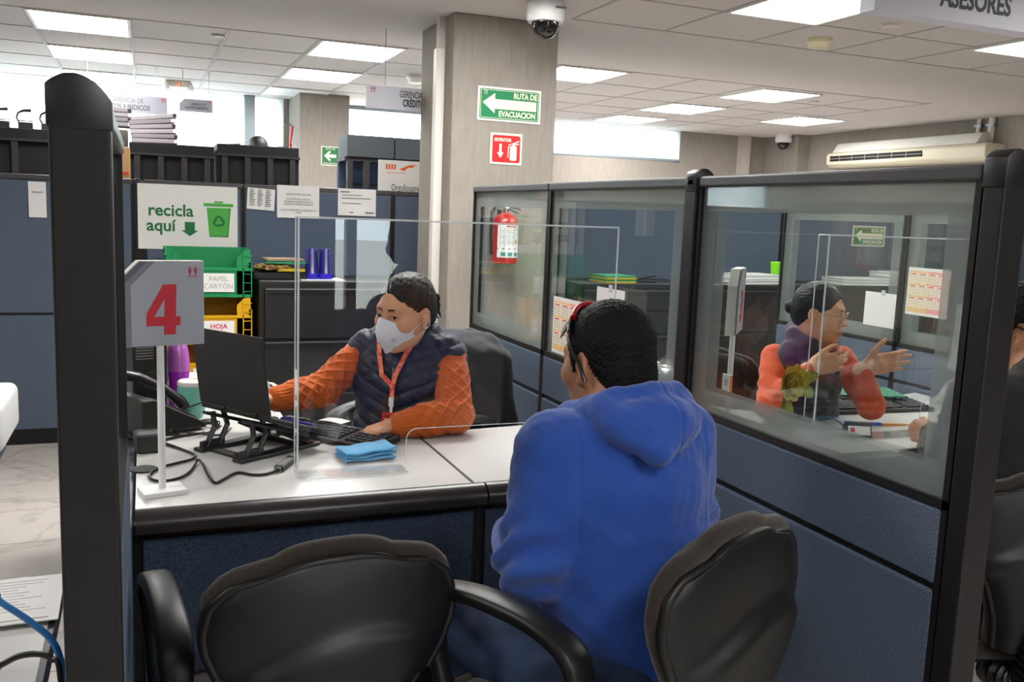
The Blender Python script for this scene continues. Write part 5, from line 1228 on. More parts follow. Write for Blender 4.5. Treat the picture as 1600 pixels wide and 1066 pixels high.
# vest
S = SDF(); S.frame(T1, R1); S.el((0, .005, .88), (.178, .132, .175), k=.03); S.el((0, -.005, .70), (.185, .140, .15), k=.05); S.rc((-.135, -.005, .985), (.135, -.005, .985), .054, k=.03)
for sx in (-1, 1): S.rc((sx * .13, 0, .985), (sx * .150, .0, .965), .050, .058, k=.03)
S.chain([(-.075, .045, 1.02), (-.085, -.02, 1.035), (0, -.075, 1.045), (.085, -.02, 1.035), (.075, .045, 1.02)], [.026, .03, .03, .03, .026], k=.02)
S.chain([(-.075, .045, 1.03), (-.085, -.02, 1.055), (0, -.07, 1.065), (.085, -.02, 1.055), (.075, .045, 1.03)], [.017] * 5, k=.015)
S.rc((.0, .12, 1.06), (.0, .09, .985), .062, .012, k=.01, op=-1); S.rc((0, 0, 1.0), (0, .03, 1.12), .055, .06, k=.012, op=-1)
S.frame((0, 0, 0), np.eye(3))
def quilt(V, N):
    l = (V - T1) @ R1; s_ = l[:, 2] - .42 * np.abs(l[:, 0]) * (l[:, 1] > -.03) ; p = np.abs(np.sin(PI * s_ / .047)); s2 = l[:, 2] * .5 + .8 * np.abs(l[:, 0]); p2 = np.abs(np.sin(PI * s2 / .075))
    g = np.where(l[:, 2] > .90, np.minimum(p, p2), p); zp = 1 - np.exp(-(l[:, 0] / .006) ** 2) * (l[:, 1] > 0)
    return np.where(l[:, 2] > .95, .005, .008) * (np.maximum(g, 0) ** .55 - .7) * zp - .002 * (1 - zp) + .0025 * nz(V, 45)
sdf_obj('quilted_vest', S, .0034, vest_m, W1, O1, disp=quilt, relax=1)
zp = MB().tube([l1(0, y, z) - np.array(O1) for y, z in ((.134, .72), (.139, .80), (.137, .88), (.122, .95), (.10, .985))], .0035, 6).build('zip', mat('zip metal', '#8f9096', .35, metal=.8), W1, smooth=60)
S = SDF(); seated_lower(S, (.84, 2.99, .57), R1, ((-.10, .36, -.03), (.10, .36, -.03)), r=.085); sdf_obj('trousers', S, .008, dark_tr, W1, O1)
# mask with folded ridge
def h1(p): return hc1 + HR1 @ np.array(p, float) - np.array(O1)
def mask_pt(u, v):
    a = abs(2 * u - 1); sg = 1 if u > .5 else -1; zt = .008 - .046 * a ** 1.2; zb = -.114 + .054 * a ** 1.1
    ry = .110 + .024 * math.sin(PI * min(1, v * 1.05)) - .016 * v; ye = .030 + .012 * math.sin(PI * v)
    return h1((sg * .0685 * a ** .92, ye + (ry - ye) * (1 - a ** 1.45) + .004, zt + (zb - zt) * v + .0012 * math.sin(40 * v) * a))
mk = MB().grid(mask_pt, 48, 30).build('face_mask', mask_m, W1, smooth=55)
sm = mk.modifiers.new('thickness', 'SOLIDIFY'); sm.thickness = .002
b = MB()
for sg in (-1, 1):
    for z0, z1, zz in ((-.038, .012, .02), (-.066, -.034, -.028)): b.tube([h1((sg * .066, .036, z0)), h1((sg * .0765, .005, (z0 + z1) / 2 - .003)), h1((sg * .083, -.020, z1)), h1((sg * .079, -.027, zz * .4 - .005))], .0016, 6)
b.build('ear_loop', mask_m, W1, smooth=60)
pr_ = MB()
for k in range(3): pr_.tube([np.array(mask_pt(.24 + .03 * k2 , .62 + .05 * k - .08 * (k2 * .03))) + 0 for k2 in range(3)], .0009, 4)
pr_.build('mask_print', grey_txt, W1)
# hair pulled back into a bun
S = SDF(); S.frame(hc1, HR1); S.el((0, -.019, .034), (.081, .100, .093), k=.01); S.el((0, -.06, -.02), (.066, .055, .05), k=.03)
S.el((.006, .102, -.006), (.068, .066, .090), k=.010, op=-1); S.el((0, .06, -.085), (.12, .09, .075), k=.012, op=-1); S.half((0, 0, -.072), (0, 0, -1), k=.01)
for sx in (-1, 1): S.el((sx * .088, .002, -.012), (.022, .024, .036), k=.006, op=-1)
S.el((0, -.10, .02), (.03, .03, .03), k=.01)
for p, r in (((0, -.125, .012), .028), ((-.02, -.126, .0), .019), ((.018, -.128, .022), .020), ((-.026, -.122, .024), .017), ((.012, -.124, -.016), .018), ((-.012, -.138, -.022), .012)): S.el(p, (r, r * .9, r * 1.1), k=.006)
S.rc((-.02, -.13, -.0), (-.045, -.128, -.04), .009, .002, k=.004); S.rc((.0, -.13, -.02), (-.02, -.145, -.05), .007, .002, k=.004)
def strands(V, N):
    l = (V - hc1) @ HR1; a = np.arctan2(l[:, 0], l[:, 2] + .0); return .0005 * np.sin(a * 52 + 6 * nz(V, 14)) + .0004 * np.sin(a * 97 + 3) + .0012 * nz(V, 60)
sdf_obj('hair', S, .0026, hair_m, W1, O1, disp=strands)
# earring, lanyard and badge
MB().ball(h1((-.081, -.002, -.043)), .004, 8).build('earring', chrome, W1, smooth=180)
lan_m = mat('orange lanyard webbing', '#e0472a', .6, vary=(90, '#ef8a5c', .06)); b = MB()
def ribbon(P, w, m, name, par):
    b = MB(); P = [Vector(p) for p in P]; rows = []
    for i, p in enumerate(P):
        t = (P[min(i + 1, len(P) - 1)] - P[max(i - 1, 0)]).normalized(); f = Vector(R1 @ np.array((0, 1.0, .15))); s_ = t.cross(f).normalized()
        rows.append([b.b.verts.new(p - s_ * w + f * .0), b.b.verts.new(p + s_ * w), b.b.verts.new(p + s_ * w - f * .0012), b.b.verts.new(p - s_ * w - f * .0012)])
    for A, B in zip(rows, rows[1:]):
        for k in range(4): b.b.faces.new((A[k], A[(k + 1) % 4], B[(k + 1) % 4], B[k]))
    return b.build(name, m, par)
lp = lambda x, y, z: l1(x, y, z) - np.array(O1)
V0 = (-.006, .150, .885)
ribbon([lp(.072, .05, 1.06), lp(.062, .095, 1.03), lp(.048, .128, .985), lp(.032, .146, .92), lp(*V0)], .0075, lan_m, 'lanyard', W1)
ribbon([lp(-.072, .05, 1.06), lp(-.060, .097, 1.03), lp(-.040, .130, .985), lp(-.014, .147, .92), lp(*V0)], .0075, lan_m, 'lanyard', W1)
ribbon([lp(*V0), lp(-.006, .155, .84)], .0075, lan_m, 'lanyard', W1)
bd = MB().box((-.008, -.003, -.02), (.008, .003, .01), bev=.001).box((-.004, -.002, -.045), (.004, .002, -.02)).build('badge_clip', white_pl, W1); bd.location = lp(-.006, .157, .84); bd.rotation_euler = (0, 0, TH1 + PI)
bg_ = MB().prism(rrect(-.028, .028, -.075, 0, .006), .003, 'XZ', 0).build('badge', mat('red badge', '#d9302a', .4), W1); bg_.location = lp(-.006, .163, .802); bg_.rotation_euler = (0, 0, TH1 + PI)
MB().box((-.02, -.0008, -.06), (.02, -.0001, -.02)).build('badge_photo', paper_m, bg_); text('INFONAVIT', .009, black_txt, bg_, (0, -.0008, -.012), RX, bold=.0003, ext=.0002)
# dark jacket over her chair
jk = thing('jacket', 'dark navy jacket hung over the back of the chair of the masked woman', 'jacket', (.865, 3.06, 0)); jm = mat('dark jacket cloth', '#202229', .88, bump=(300, .4, .001), sheen=.15)
JR = axes(rad(128)); S = SDF(); S.frame((.865, 3.06, 0), JR)
S.el((0, -.30, .72), (.205, .085, .25), k=.03); S.rc((-.11, -.325, .945), (.11, -.325, .945), .05, k=.05); S.rc((-.165, -.315, .90), (-.215, -.30, .66), .05, .042, k=.03); S.rc((.165, -.315, .90), (.215, -.30, .62), .05, .042, k=.03)
S.rc((-.15, -.26, .93), (.15, -.26, .93), .03, k=.04)
def jfold(V, N):
    l = (V - np.array((.865, 3.06, 0))) @ JR; return .006 * np.sin(38 * l[:, 0] + 8 * np.sin(7 * l[:, 2])) * np.clip((.93 - l[:, 2]) * 6, 0, 1) + .003 * nz(V, 28)
sdf_obj('jacket_cloth', S, .005, jm, jk, (.865, 3.06, 0), disp=jfold)
MB().tube([Vector((JR @ np.array(p))) for p in ((-.09, -.36, .97), (0, -.375, .985), (.09, -.36, .97))], .014, 8).build('collar', jm, jk, smooth=60)
# ------------------------------------------------------------------ 2. man in the blue hoodie, seen from behind
hood_m = mat('royal blue fleece', '#274896', .95, spec=.12, bump=(420, .35, .0015), vary=(18, '#3153a2', .35), sheen=.3); jean_m = mat('dark blue denim', '#243555', .92, bump=(600, .4, .001), vary=(30, '#2a3a58', .3))
O2 = (.845, 1.50, 0); TH2 = rad(8); R2 = axes(TH2); T2 = np.array(O2)
def l2(x, y, z): return T2 + R2 @ np.array((x, y, z))
W2 = thing('person', 'man in royal blue hoodie seated back to camera, sunglasses on his head', 'person', O2)
hc2 = l2(.032, .107, 1.152); HR2 = axes(rad(16), .16, .02)
eL, eR = l2(-.200, -.02, .81), l2(.195, .03, .80); wL2, wR2 = l2(-.12, .22, .76), l2(.13, .25, .76)
S = SDF(); head(S, hc2, HR2, sc=.98, male=True); neck(S, hc2, HR2, l2(.01, .01, 1.02), .062)
S.frame(T2, R2); S.el((0, 0, .9), (.17, .11, .18), k=.03); S.rc((-.16, 0, 1.0), (.16, 0, 1.0), .06, k=.03); S.rc((0, -.09, .60), (0, -.02, .8), .12, .13, k=.04); S.frame((0, 0, 0), np.eye(3))
S.chain([l2(-.14, .01, 1.0), eL, wL2], [.05, .043, .03]); S.chain([l2(.14, .01, 1.0), eR, wR2], [.05, .043, .03])
hand(S, wL2, R2 @ np.array((.2, .3, .9)), R2 @ np.array((.7, .7, -.1)), 1, .55); hand(S, wR2, R2 @ np.array((-.2, .3, .9)), R2 @ np.array((-.7, .7, -.1)), -1, .55)
KN2 = ((-.185, .41, .02), (.17, .42, .02))
seated_lower(S, l2(0, -.10, .55), R2, KN2)
sdf_obj('body', S, .004, [skin_m, lip_m], W2, O2, regions=lip_regions(hc2, HR2, .98)); eyes(W2, O2, hc2, HR2, sc=.98); brows(W2, O2, hc2, HR2, hair_s, sc=.98)
S = SDF(); S.frame(hc2, HR2); S.el((0, -.016, .036), (.0785, .098, .090), k=.01); S.el((0, -.059, -.035), (.063, .050, .058), k=.03)
S.el((0, .12, -.02), (.085, .085, .10), k=.008, op=-1); S.el((0, .055, -.10), (.12, .095, .085), k=.01, op=-1); S.half((0, 0, -.088), (0, 0, -1), k=.008)
for sx in (-1, 1): S.el((sx * .090, -.004, -.016), (.024, .028, .042), k=.006, op=-1); S.rc((sx * .070, .026, .02), (sx * .071, .022, -.015), .006, .003, k=.006)
sdf_obj('hair', S, .003, hair_s, W2, O2, disp=lambda V, N: .0018 * nz(V, 260) + .0012 * nz(V, 120))
# hoodie
S = SDF(); S.frame(T2, R2)
S.el((0, -.005, .90), (.185, .140, .19), k=.03); S.el((0, -.045, .72), (.175, .150, .19), k=.06); S.el((0, -.085, .58), (.172, .155, .10), k=.05); S.el((0, -.10, .53), (.180, .160, .05), k=.02)
S.rc((-.125, .0, 1.015), (.12, .0, 1.015), .064, k=.04)
S.chain([(-.150, .01, 1.01), (-.198, -.02, .815)], [.074, .068], k=.03); S.chain([(.150, .01, 1.01), (.193, .03, .80)], [.074, .066], k=.03)
S.rc((-.198, -.02, .81), (-.11, .22, .77), .066, .043, k=.02); S.rc((.195, .03, .80), (.12, .25, .77), .066, .043, k=.02)
S.rc((-.02, -.155, .535), (.02, -.155, .535), .03, k=.03)
NB = len(S.p)
# hood: collar ring round the neck and the empty bag hanging behind
S.chain([(-.055, .10, 1.035), (-.088, .04, 1.062), (-.076, -.045, 1.092), (.0, -.080, 1.108), (.085, -.045, 1.096), (.100, .04, 1.066), (.07, .10, 1.035)], [.026, .030, .032, .033, .032, .030, .026], k=.010)
S.chain([(-.082, .0, 1.095), (-.062, -.055, 1.118), (.005, -.082, 1.128), (.072, -.055, 1.120), (.092, .0, 1.098)], [.016, .018, .019, .018, .016], k=.008)
S.el((-.002, -.098, 1.075), (.088, .052, .050), k=.005, rot=(.35, 'X'))
S.rc((-.075, -.085, 1.075), (-.04, -.146, 1.035), .036, .014, k=.03); S.rc((.07, -.085, 1.075), (-.03, -.150, 1.035), .036, .014, k=.03); S.rc((0, -.11, 1.07), (-.035, -.148, 1.037), .05, .016, k=.03)
S.frame((0, 0, 0), np.eye(3))
def folds(V, N):
    l = (V - T2) @ R2; x, y, z = l.T; torso = np.clip((.175 - np.abs(x)) * 14, 0, 1); low = np.clip((.93 - z) * 5, 0, 1) * np.clip((z - .55) * 14, 0, 1)
    f = np.sin(50 * (z + .28 * x + .035 * np.sin(11 * x + 1) + .012 * np.sin(31 * x)))
    d = .017 * torso * low * np.sign(f) * np.abs(f) ** .8 * (.5 + .5 * np.sin(9 * x + 14 * z))
    f2 = np.sin(40 * (z * .9 - .45 * x + .03 * np.sin(11 * x))); d += .008 * torso * (.4 + .6 * np.sin(11 * x + 2)) * np.clip((z - .84) * 8, 0, 1) * np.clip((1.02 - z) * 8, 0, 1) * f2
    arm = np.clip((np.abs(x) - .16) * 20, 0, 1); fa = np.sin(85 * (z + .5 * y + .03 * np.sin(25 * y))); d += .010 * arm * np.exp(-((z - .83) / .07) ** 2) * fa
    # armhole seam, hood seam, waistband step
    sm = np.abs(np.abs(x) - (.145 + .05 * (1.05 - z))); d -= .003 * np.exp(-(sm / .004) ** 2) * (z > .86) * (z < 1.06)
    hoodz = (z > 1.0) & (y < -.03); d -= .0035 * np.exp(-((x - .012) / .003) ** 2) * hoodz
    d -= .004 * np.exp(-((z - .585) / .005) ** 2) * torso; d += .0022 * nz(V, 22) + .001 * nz(V, 60)
    return d
sdf_obj('hoodie', S, .004, hood_m, W2, O2, disp=folds, relax=2)
S = SDF(); seated_lower(S, l2(0, -.10, .55), R2, KN2, r=.088); S.frame(T2, R2); S.el((0, -.11, .49), (.178, .158, .10), k=.04)
def jeanf(V, N):
    l = (V - T2) @ R2; return .004 * np.sin(70 * (l[:, 1] + .3 * l[:, 2] + .03 * np.sin(20 * l[:, 0]))) * np.exp(-((l[:, 1] - .30) / .09) ** 2) + .002 * nz(V, 30)
sdf_obj('jeans', S, .006, jean_m, W2, O2, disp=jeanf)
# sunglasses pushed up on the hair (worn, but a thing of their own)
sgl = thing('sunglasses', 'black wraparound sunglasses with red top pushed up on the hooded man\'s head', 'sunglasses', tuple(hc2)); hm = lambda *p: HR2 @ np.array(p, float)
fr_ = [hm(x, .058 - .036 * (x / .078) ** 2, .112 - .050 * (x / .078) ** 2) for x in [-.078 + .156 * k / 24 for k in range(25)]]
sgb = mat('sunglass black', '#121214', .2, spec=.7)
MB().tube(fr_, .0055, 8, flat=(1, 1.5)).build('frame', sgb, sgl, smooth=60)
MB().tube([Vector(p) + Vector(hm(0, -.006, .008)) for p in fr_[3:22]], .0055, 8, flat=(1, 1.2)).build('red_bridge', mat('sunglass red', '#9c1220', .25, spec=.7), sgl, smooth=60)
ln = MB()
for s_ in (0, 1):
    def lens(u, v, s_=s_): x = (.008 + .062 * u) * (1 if s_ else -1); return hm(x, .060 - .036 * (x / .078) ** 2 + .030 * v, .112 - .050 * (x / .078) ** 2 - .022 * v)
    ln.grid(lens, 10, 5)
ln.build('lens', mat('dark lens', '#0a0a0d', .05, spec=.9), sgl, smooth=180)
for sx in (-1, 1): MB().tube([fr_[24 if sx > 0 else 0], hm(sx * .084, .018, .05), hm(sx * .086, .006, .025), hm(sx * .087, -.012, .002), hm(sx * .084, -.024, -.035)], [.0048, .0042, .0038, .004, .0035], 8).build('temple', sgb, sgl, smooth=60)
# ------------------------------------------------------------------ 3. woman in glasses in the right booth
O3 = (2.30, 2.72, 0); R3 = axes(rad(200)); T3 = np.array((2.29, 2.70, 0)); HR3 = axes(rad(213), .12, .0); hc3 = np.array((2.275, 2.64, 1.128))
W3 = thing('person', 'woman in glasses with orange sleeves and dark purple vest, gesturing with both hands', 'person', O3)
def l3(x, y, z): return T3 + R3 @ np.array((x, y, z))
sR, sL = np.array((2.15, 2.72, .955)), np.array((2.39, 2.64, .955)); e3R, e3L = np.array((2.05, 2.60, .80)), np.array((2.43, 2.51, .80)); w3R, w3L = np.array((2.163, 2.545, .933)), np.array((2.377, 2.508, .923))
S = SDF(); head(S, hc3, HR3, sc=.88, wide=1.0); neck(S, hc3, HR3, l3(0, .02, 1.0), .05); S.frame(T3, R3); S.el((0, 0, .85), (.13, .09, .16), k=.03); S.rc((-.09, 0, .95), (.09, 0, .95), .042, k=.03); S.rc((0, -.03, .58), (0, 0, .8), .11, .10, k=.04); S.frame((0, 0, 0), np.eye(3))
S.chain([sR, e3R, w3R], [.036, .034, .026]); S.chain([sL, e3L, w3L], [.036, .034, .026])
hand(S, w3R + (.01, -.005, .01), (-.25, .0, 1), (.88, -.38, .28), -1, (.5, .42, .42, .4), thumb=(.35, .1), spread=.07, sc=.98)
hand(S, w3L + (.005, .0, .02), (-.45, .1, 1), (.90, -.33, .26), 1, (.12, .1, .12, .15), thumb=(.75, .05), spread=.03, sc=1.0)
seated_lower(S, (2.27, 2.87, .57), R3, ((-.10, .38, -.03), (.10, .38, -.03)))
sdf_obj('body', S, .0035, [skin_w, lip_m], W3, O3, regions=lip_regions(hc3, HR3, .88)); eyes(W3, O3, hc3, HR3, sc=.88); brows(W3, O3, hc3, HR3, hair_s, sc=.88, r=.0024)
or_m = mat('bright orange jersey', '#c94c22', .85, sheen=.2, bump=(500, .3, .001)); S = SDF(); S.chain([sR, e3R, (e3R + w3R) / 2, w3R], [.049, .045, .039, .032], k=.02); S.chain([sL, e3L, (e3L + w3L) / 2, w3L], [.049, .045, .039, .032], k=.02)
sdf_obj('sleeves', S, .0045, or_m, W3, O3, disp=lambda V, N: .003 * np.sin(90 * (V[:, 2] + .5 * V[:, 0] + .02 * np.sin(40 * V[:, 1]))) * np.exp(-((V[:, 2] - .86) / .07) ** 2) + .0015 * nz(V, 40))
S = SDF(); S.frame(T3, R3); S.el((0, .0, .87), (.155, .120, .17), k=.03); S.el((0, -.01, .70), (.165, .128, .15), k=.05); S.rc((-.105, -.005, .975), (.105, -.005, .975), .052, k=.03)
for sx in (-1, 1): S.rc((sx * .10, 0, .97), (sx * .118, .0, .955), .048, .050, k=.03)
S.chain([(-.07, .05, 1.02), (-.085, -.02, 1.04), (0, -.075, 1.05), (.085, -.02, 1.04), (.07, .05, 1.02)], [.024] * 5, k=.02); S.rc((0, .13, 1.08), (0, .12, .92), .06, .012, k=.01, op=-1); S.rc((0, 0, 1.0), (0, .03, 1.12), .055, .06, k=.012, op=-1); S.frame((0, 0, 0), np.eye(3))
sdf_obj('vest', S, .005, mat('dark purple fleece', '#2a1d30', .92, sheen=.3, bump=(300, .4, .001)), W3, O3, disp=lambda V, N: .003 * nz(V, 25))
S = SDF(); seated_lower(S, (2.27, 2.87, .57), R3, ((-.10, .38, -.03), (.10, .38, -.03)), r=.085); sdf_obj('trousers', S, .008, dark_tr, W3, O3)
S = SDF(); S.frame(hc3, HR3, .88); S.el((0, -.018, .036), (.082, .101, .092), k=.01); S.el((0, -.065, -.02), (.066, .05, .055), k=.03); S.el((0, .105, -.010), (.072, .072, .090), k=.010, op=-1); S.el((0, .06, -.09), (.12, .09, .075), k=.012, op=-1); S.half((0, 0, -.075), (0, 0, -1), k=.01)
for sx in (-1, 1): S.el((sx * .088, .002, -.012), (.022, .024, .036), k=.006, op=-1)
S.el((0, -.125, .0), (.03, .025, .03), k=.01); sdf_obj('hair', S, .003, hair_m, W3, O3, disp=lambda V, N: .0005 * np.sin(np.arctan2(((V - hc3) @ HR3)[:, 0], ((V - hc3) @ HR3)[:, 2]) * 50) + .001 * nz(V, 90))
def glasses(t, org, c, R, m, sc=1.0, r=.0014, lens=True):
    q = lambda *p: np.array(c) + np.array(R) @ (np.array(p) * sc) - np.array(org); b = MB()
    for sx in (-1, 1):
        b.tube([q(sx * (.033 + .024 * math.cos(a)), .108 - .006 * abs(math.cos(a)) - .012 * (.5 + .5 * math.cos(a)), .002 + .0185 * math.sin(a)) for a in [2 * PI * k / 28 for k in range(28)]], r, 6, closed=True)
        b.tube([q(sx * .057, .090, .008), q(sx * .072, .06, .008), q(sx * .081, .0, .012), q(sx * .080, -.02, .0)], r, 6)
    b.tube([q(-.009, .108, .006), q(0, .111, .009), q(.009, .108, .006)], r, 6)
    g = b.build('glasses', m, t, smooth=60); ln = MB()
    for sx in (-1, 1): ln.grid(lambda u, v: q(sx * (.033 + .023 * (2 * u - 1)), .107 - .012 * u, .002 + .017 * (2 * v - 1) * math.sqrt(max(0, 1 - (2 * u - 1) ** 2 * .8))), 8, 2)
    ln.build('lens', clear, g); return g
glasses(W3, O3, hc3, HR3, mat('gold wire', '#cbb489', .25, metal=.9), .89)
MB().ball(hc3 + HR3 @ np.array((.069, .0, -.040)) - np.array(O3), .005, 8).ball(hc3 + HR3 @ np.array((-.069, .0, -.040)) - np.array(O3), .005, 8).build('earring', chrome, W3, smooth=180)
bl = MB().tube([Vector(w3R - np.array(O3)) + Vector(((e3R - w3R) / np.linalg.norm(e3R - w3R))) * .012 + Vector((.0, .0, 0)) + Vector(np.cross((e3R - w3R) / np.linalg.norm(e3R - w3R), [0, 1, 0])) * .031 * math.cos(a) + Vector((0, 1, 0)) * .031 * math.sin(a) for a in [2 * PI * k / 20 for k in range(20)]], .003, 6, closed=True).build('bracelet', mat('bead bracelet', '#d9c9b5', .3), W3, smooth=60)
pin = MB().prism([(-.014, -.01), (-.008, .012), (-.002, .0), (.004, .012), (.012, -.008)], .003, 'XZ', 0).build('pin', mat('silver pin', '#d7d7d4', .3, metal=.6), W3); pin.location = l3(-.09, .14, .87) - np.array(O3); pin.rotation_euler = (0, 0, rad(20))

# ------------------------------------------------------------------ 4. man in black at the right edge
O4 = (2.10, 1.72, 0); R4 = axes(rad(-12)); HR4 = axes(rad(30), .10, 0); hc4 = np.array((2.312, 1.84, 1.172)); T4 = np.array((2.20, 1.74, 0))
W4 = thing('person', 'bearded man in glasses and black jacket at the right edge, fist on the desk', 'person', O4)
def l4(x, y, z): return T4 + R4 @ np.array((x, y, z))
s4L, s4R = np.array((2.11, 1.79, .985)), np.array((2.42, 1.74, .985)); e4L, e4R = np.array((2.12, 1.86, .80)), np.array((2.52, 1.92, .78)); w4L, w4R = np.array((2.325, 2.135, .785)), np.array((2.5, 2.13, .77))
S = SDF(); head(S, hc4, HR4, sc=1.02, male=True); neck(S, hc4, HR4, l4(.06, .0, 1.02), .06); S.frame(T4, R4); S.el((0, 0, .88), (.165, .11, .18), k=.03); S.rc((-.15, 0, .985), (.15, 0, .985), .06, k=.03); S.rc((-.08, -.09, .6), (0, -.02, .8), .11, .11, k=.04); S.frame((0, 0, 0), np.eye(3))
S.chain([s4L, e4L, w4L], [.055, .045, .029]); S.chain([s4R, e4R, w4R], [.055, .045, .029])
hand(S, w4L, (.2, .3, 1), (.05, .95, .05), 1, (1.25, 1.2, 1.2, 1.2), thumb=(.15, .4), spread=.02); hand(S, w4R, (-.2, .2, 1), (-.3, .9, 0), -1, .6)
seated_lower(S, (2.08, 1.70, .56), R4, ((-.11, .38, 0), (.13, .38, 0)))
sdf_obj('body', S, .0036, [skin_m, lip_m], W4, O4, regions=lip_regions(hc4, HR4, 1.02)); eyes(W4, O4, hc4, HR4, sc=1.02); brows(W4, O4, hc4, HR4, hair_s, sc=1.02, r=.0038)
S = SDF(); S.frame(hc4, HR4); S.el((0, -.012, .040), (.085, .104, .097), k=.01); S.el((0, .045, .095), (.055, .04, .03), k=.02); S.el((0, -.062, -.03), (.066, .05, .06), k=.03); S.el((0, .115, -.022), (.082, .078, .090), k=.008, op=-1); S.el((0, .055, -.095), (.12, .095, .08), k=.01, op=-1); S.half((0, 0, -.085), (0, 0, -1), k=.008)
for sx in (-1, 1): S.el((sx * .09, -.004, -.016), (.024, .028, .042), k=.006, op=-1)
sdf_obj('hair', S, .0034, hair_s, W4, O4, disp=lambda V, N: .003 * nz(V, 110))
S = SDF(); S.frame(hc4, HR4); S.el((0, .043, -.082), (.0485, .051, .042), k=.02); S.rc((-.012, .078, -.1), (.012, .078, -.1), .018, k=.02); S.rc((-.02, .096, -.054), (.02, .096, -.054), .006, k=.008); S.el((0, .1, -.066), (.024, .03, .009), k=.004, op=-1); S.el((0, .07, -.02), (.08, .07, .034), k=.01, op=-1); S.el((0, -.03, -.05), (.1, .05, .1), k=.01, op=-1)
sdf_obj('beard', S, .003, mat('short beard', '#2a1d17', .8, bump=(500, 1, .002)), W4, O4, disp=lambda V, N: -.0028 + .001 * nz(V, 200))
glasses(W4, O4, hc4, HR4, mat('black glasses frame', '#0f0f11', .25), 1.02, r=.0026)
blk = mat('black jacket cloth', '#131315', .85, sheen=.1, bump=(400, .3, .001)); S = SDF(); S.frame(T4, R4); S.el((0, -.005, .88), (.19, .14, .19), k=.03); S.el((-.04, -.03, .70), (.19, .15, .18), k=.06); S.el((-.08, -.06, .57), (.185, .16, .1), k=.05); S.rc((-.15, 0, .99), (.15, 0, .99), .066, k=.04); S.frame((0, 0, 0), np.eye(3))
S.chain([s4L, e4L, (e4L + w4L) / 2 + (0, 0, .005), w4L], [.08, .07, .058, .042], k=.03); S.chain([s4R, e4R, w4R], [.08, .068, .042], k=.03); S.rc(l4(.04, -.02, 1.03), l4(.07, .02, 1.055), .075, .068, k=.02)
sdf_obj('jacket', S, .006, blk, W4, O4, disp=lambda V, N: .005 * np.sin(60 * (V[:, 2] + .4 * V[:, 1])) * np.exp(-((V[:, 2] - .8) / .1) ** 2) + .003 * nz(V, 25))
S = SDF(); seated_lower(S, (2.08, 1.70, .56), R4, ((-.11, .38, 0), (.13, .38, 0)), r=.088); sdf_obj('trousers', S, .008, dark_tr, W4, O4)
sp_ = MB().tube([l4(-.02, .06, 1.085) - np.array(O4), l4(-.08, .045, 1.07) - np.array(O4), l4(-.14, .03, 1.063) - np.array(O4), l4(-.20, .02, 1.035) - np.array(O4), l4(-.232, .02, .98) - np.array(O4)], .011, 8, flat=(1, .5)).build('white_stripe', paper_m, W4, smooth=60)

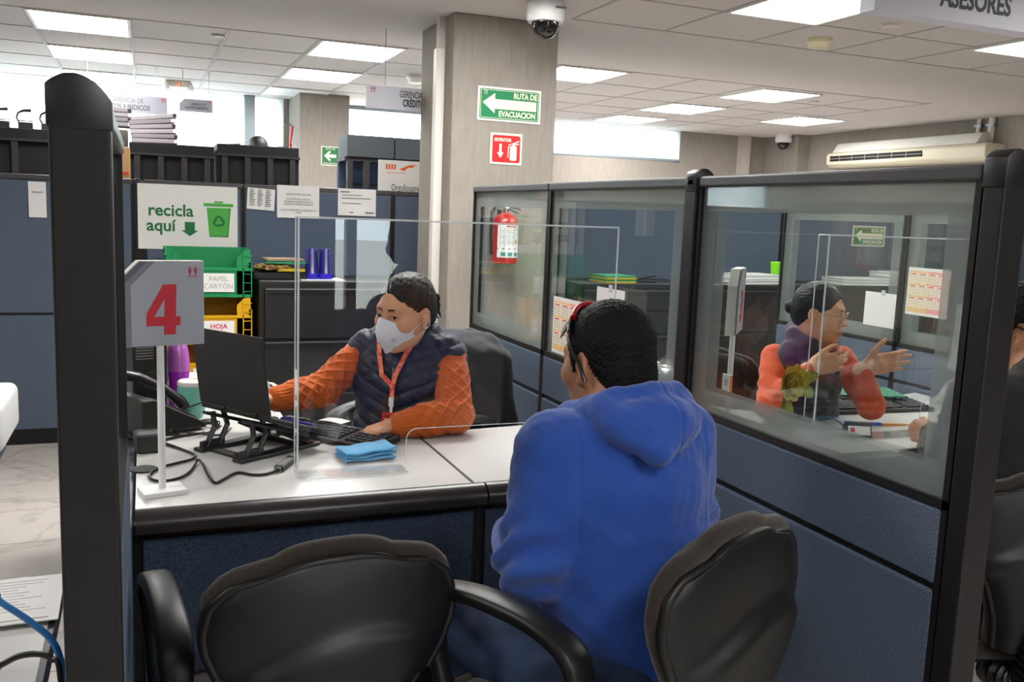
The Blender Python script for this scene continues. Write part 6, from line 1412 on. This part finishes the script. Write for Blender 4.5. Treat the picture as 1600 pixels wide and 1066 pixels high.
# ------------------------------------------------------------------ 5. people far off: two heads over the hutches, a guard at the entrance
def simple_person(name_label, base, th, skin, hairm, cloth, stand=False, bald=False, hh=None):
    t = thing('person', name_label, 'person', base); R = axes(th); B = np.array(base, float); hz = hh or (1.56 if stand else 1.2)
    hc = B + (0, 0, hz); S = SDF(); head(S, hc, R); neck(S, hc, R, B + R @ np.array((0, -.02, hz - .17)), .055); S.frame(B, R); s0 = hz - .21
    S.el((0, 0, s0 - .12), (.17, .11, .18), k=.03); S.rc((-.16, 0, s0), (.16, 0, s0), .055, k=.03); S.rc((0, 0, s0 - .5), (0, 0, s0 - .2), .14, .13, k=.04)
    arms = [((sx * .185, 0, s0), (sx * .23, -.02, s0 - .28), (sx * .17, .18, s0 - .36)) for sx in (-1, 1)]
    for a in arms: S.chain(a, [.05, .042, .028])
    if stand:
        for sx in (-1, 1): S.chain([(sx * .09, 0, hz - .70), (sx * .10, .02, .46), (sx * .10, -.02, .08)], [.085, .06, .045]); S.rc((sx * .10, -.03, .045), (sx * .11, .13, .035), .045, .035)
    S.frame((0, 0, 0), np.eye(3))
    for a, sx in zip(arms, (-1, 1)): hand(S, B + R @ np.array(a[2]), R @ np.array((-sx * .2, .2, 1)), R @ np.array((-sx * .6, .8, 0)), sx * -1, .5)
    if not stand: seated_lower(S, B + (0, -.0, s0 - .42), R, ((-.1, .4, 0), (.1, .4, 0)))
    sdf_obj('body', S, .0055, skin, t, base)
    if not bald:
        S = SDF(); S.frame(hc, R); S.el((0, -.018, .036), (.083, .102, .093), k=.01); S.el((0, -.062, -.03), (.066, .05, .06), k=.03); S.el((0, .105, -.012), (.075, .072, .09), k=.01, op=-1); S.el((0, .06, -.09), (.12, .09, .075), k=.012, op=-1); S.half((0, 0, -.08), (0, 0, -1)); sdf_obj('hair', S, .0055, hairm, t, base)
    S = SDF(); S.frame(B, R); S.el((0, 0, s0 - .12), (.19, .135, .19), k=.03); S.rc((-.16, 0, s0), (.16, 0, s0), .066, k=.03); S.rc((0, 0, s0 - .48), (0, 0, s0 - .2), .155, .15, k=.04)
    for a in arms: S.chain(a, [.068, .058, .042], k=.03)
    sdf_obj('shirt', S, .008, cloth, t, base, disp=lambda V, N: .003 * nz(V, 25))
    S = SDF(); S.frame(B, R)
    if stand:
        for sx in (-1, 1): S.chain([(sx * .09, 0, hz - .70), (sx * .10, .02, .46), (sx * .10, -.02, .1)], [.1, .078, .06], k=.03)
    else: seated_lower(S, B + (0, 0, s0 - .42), R, ((-.1, .4, 0), (.1, .4, 0)), r=.085)
    sdf_obj('trousers', S, .01, dark_tr, t, base)
    return t
simple_person('dark-haired person whose hair just shows above the right hutch', (.86, 7.75, 0), rad(0), skin_m, hair_m, dark_tr, hh=1.86, stand=True)
simple_person('person whose bare forehead just shows above the hutch by the window signs', (.175, 7.78, 0), rad(180), skin_w, hair_m, MATS['white paper'], hh=1.80, bald=True, stand=True)
simple_person('dark uniformed guard at the entrance, seen only mirrored in the acrylic shield', (2.36, -3.6, 0), rad(20), skin_m, hair_s, mat('guard uniform', '#1b2433', .85), stand=True)
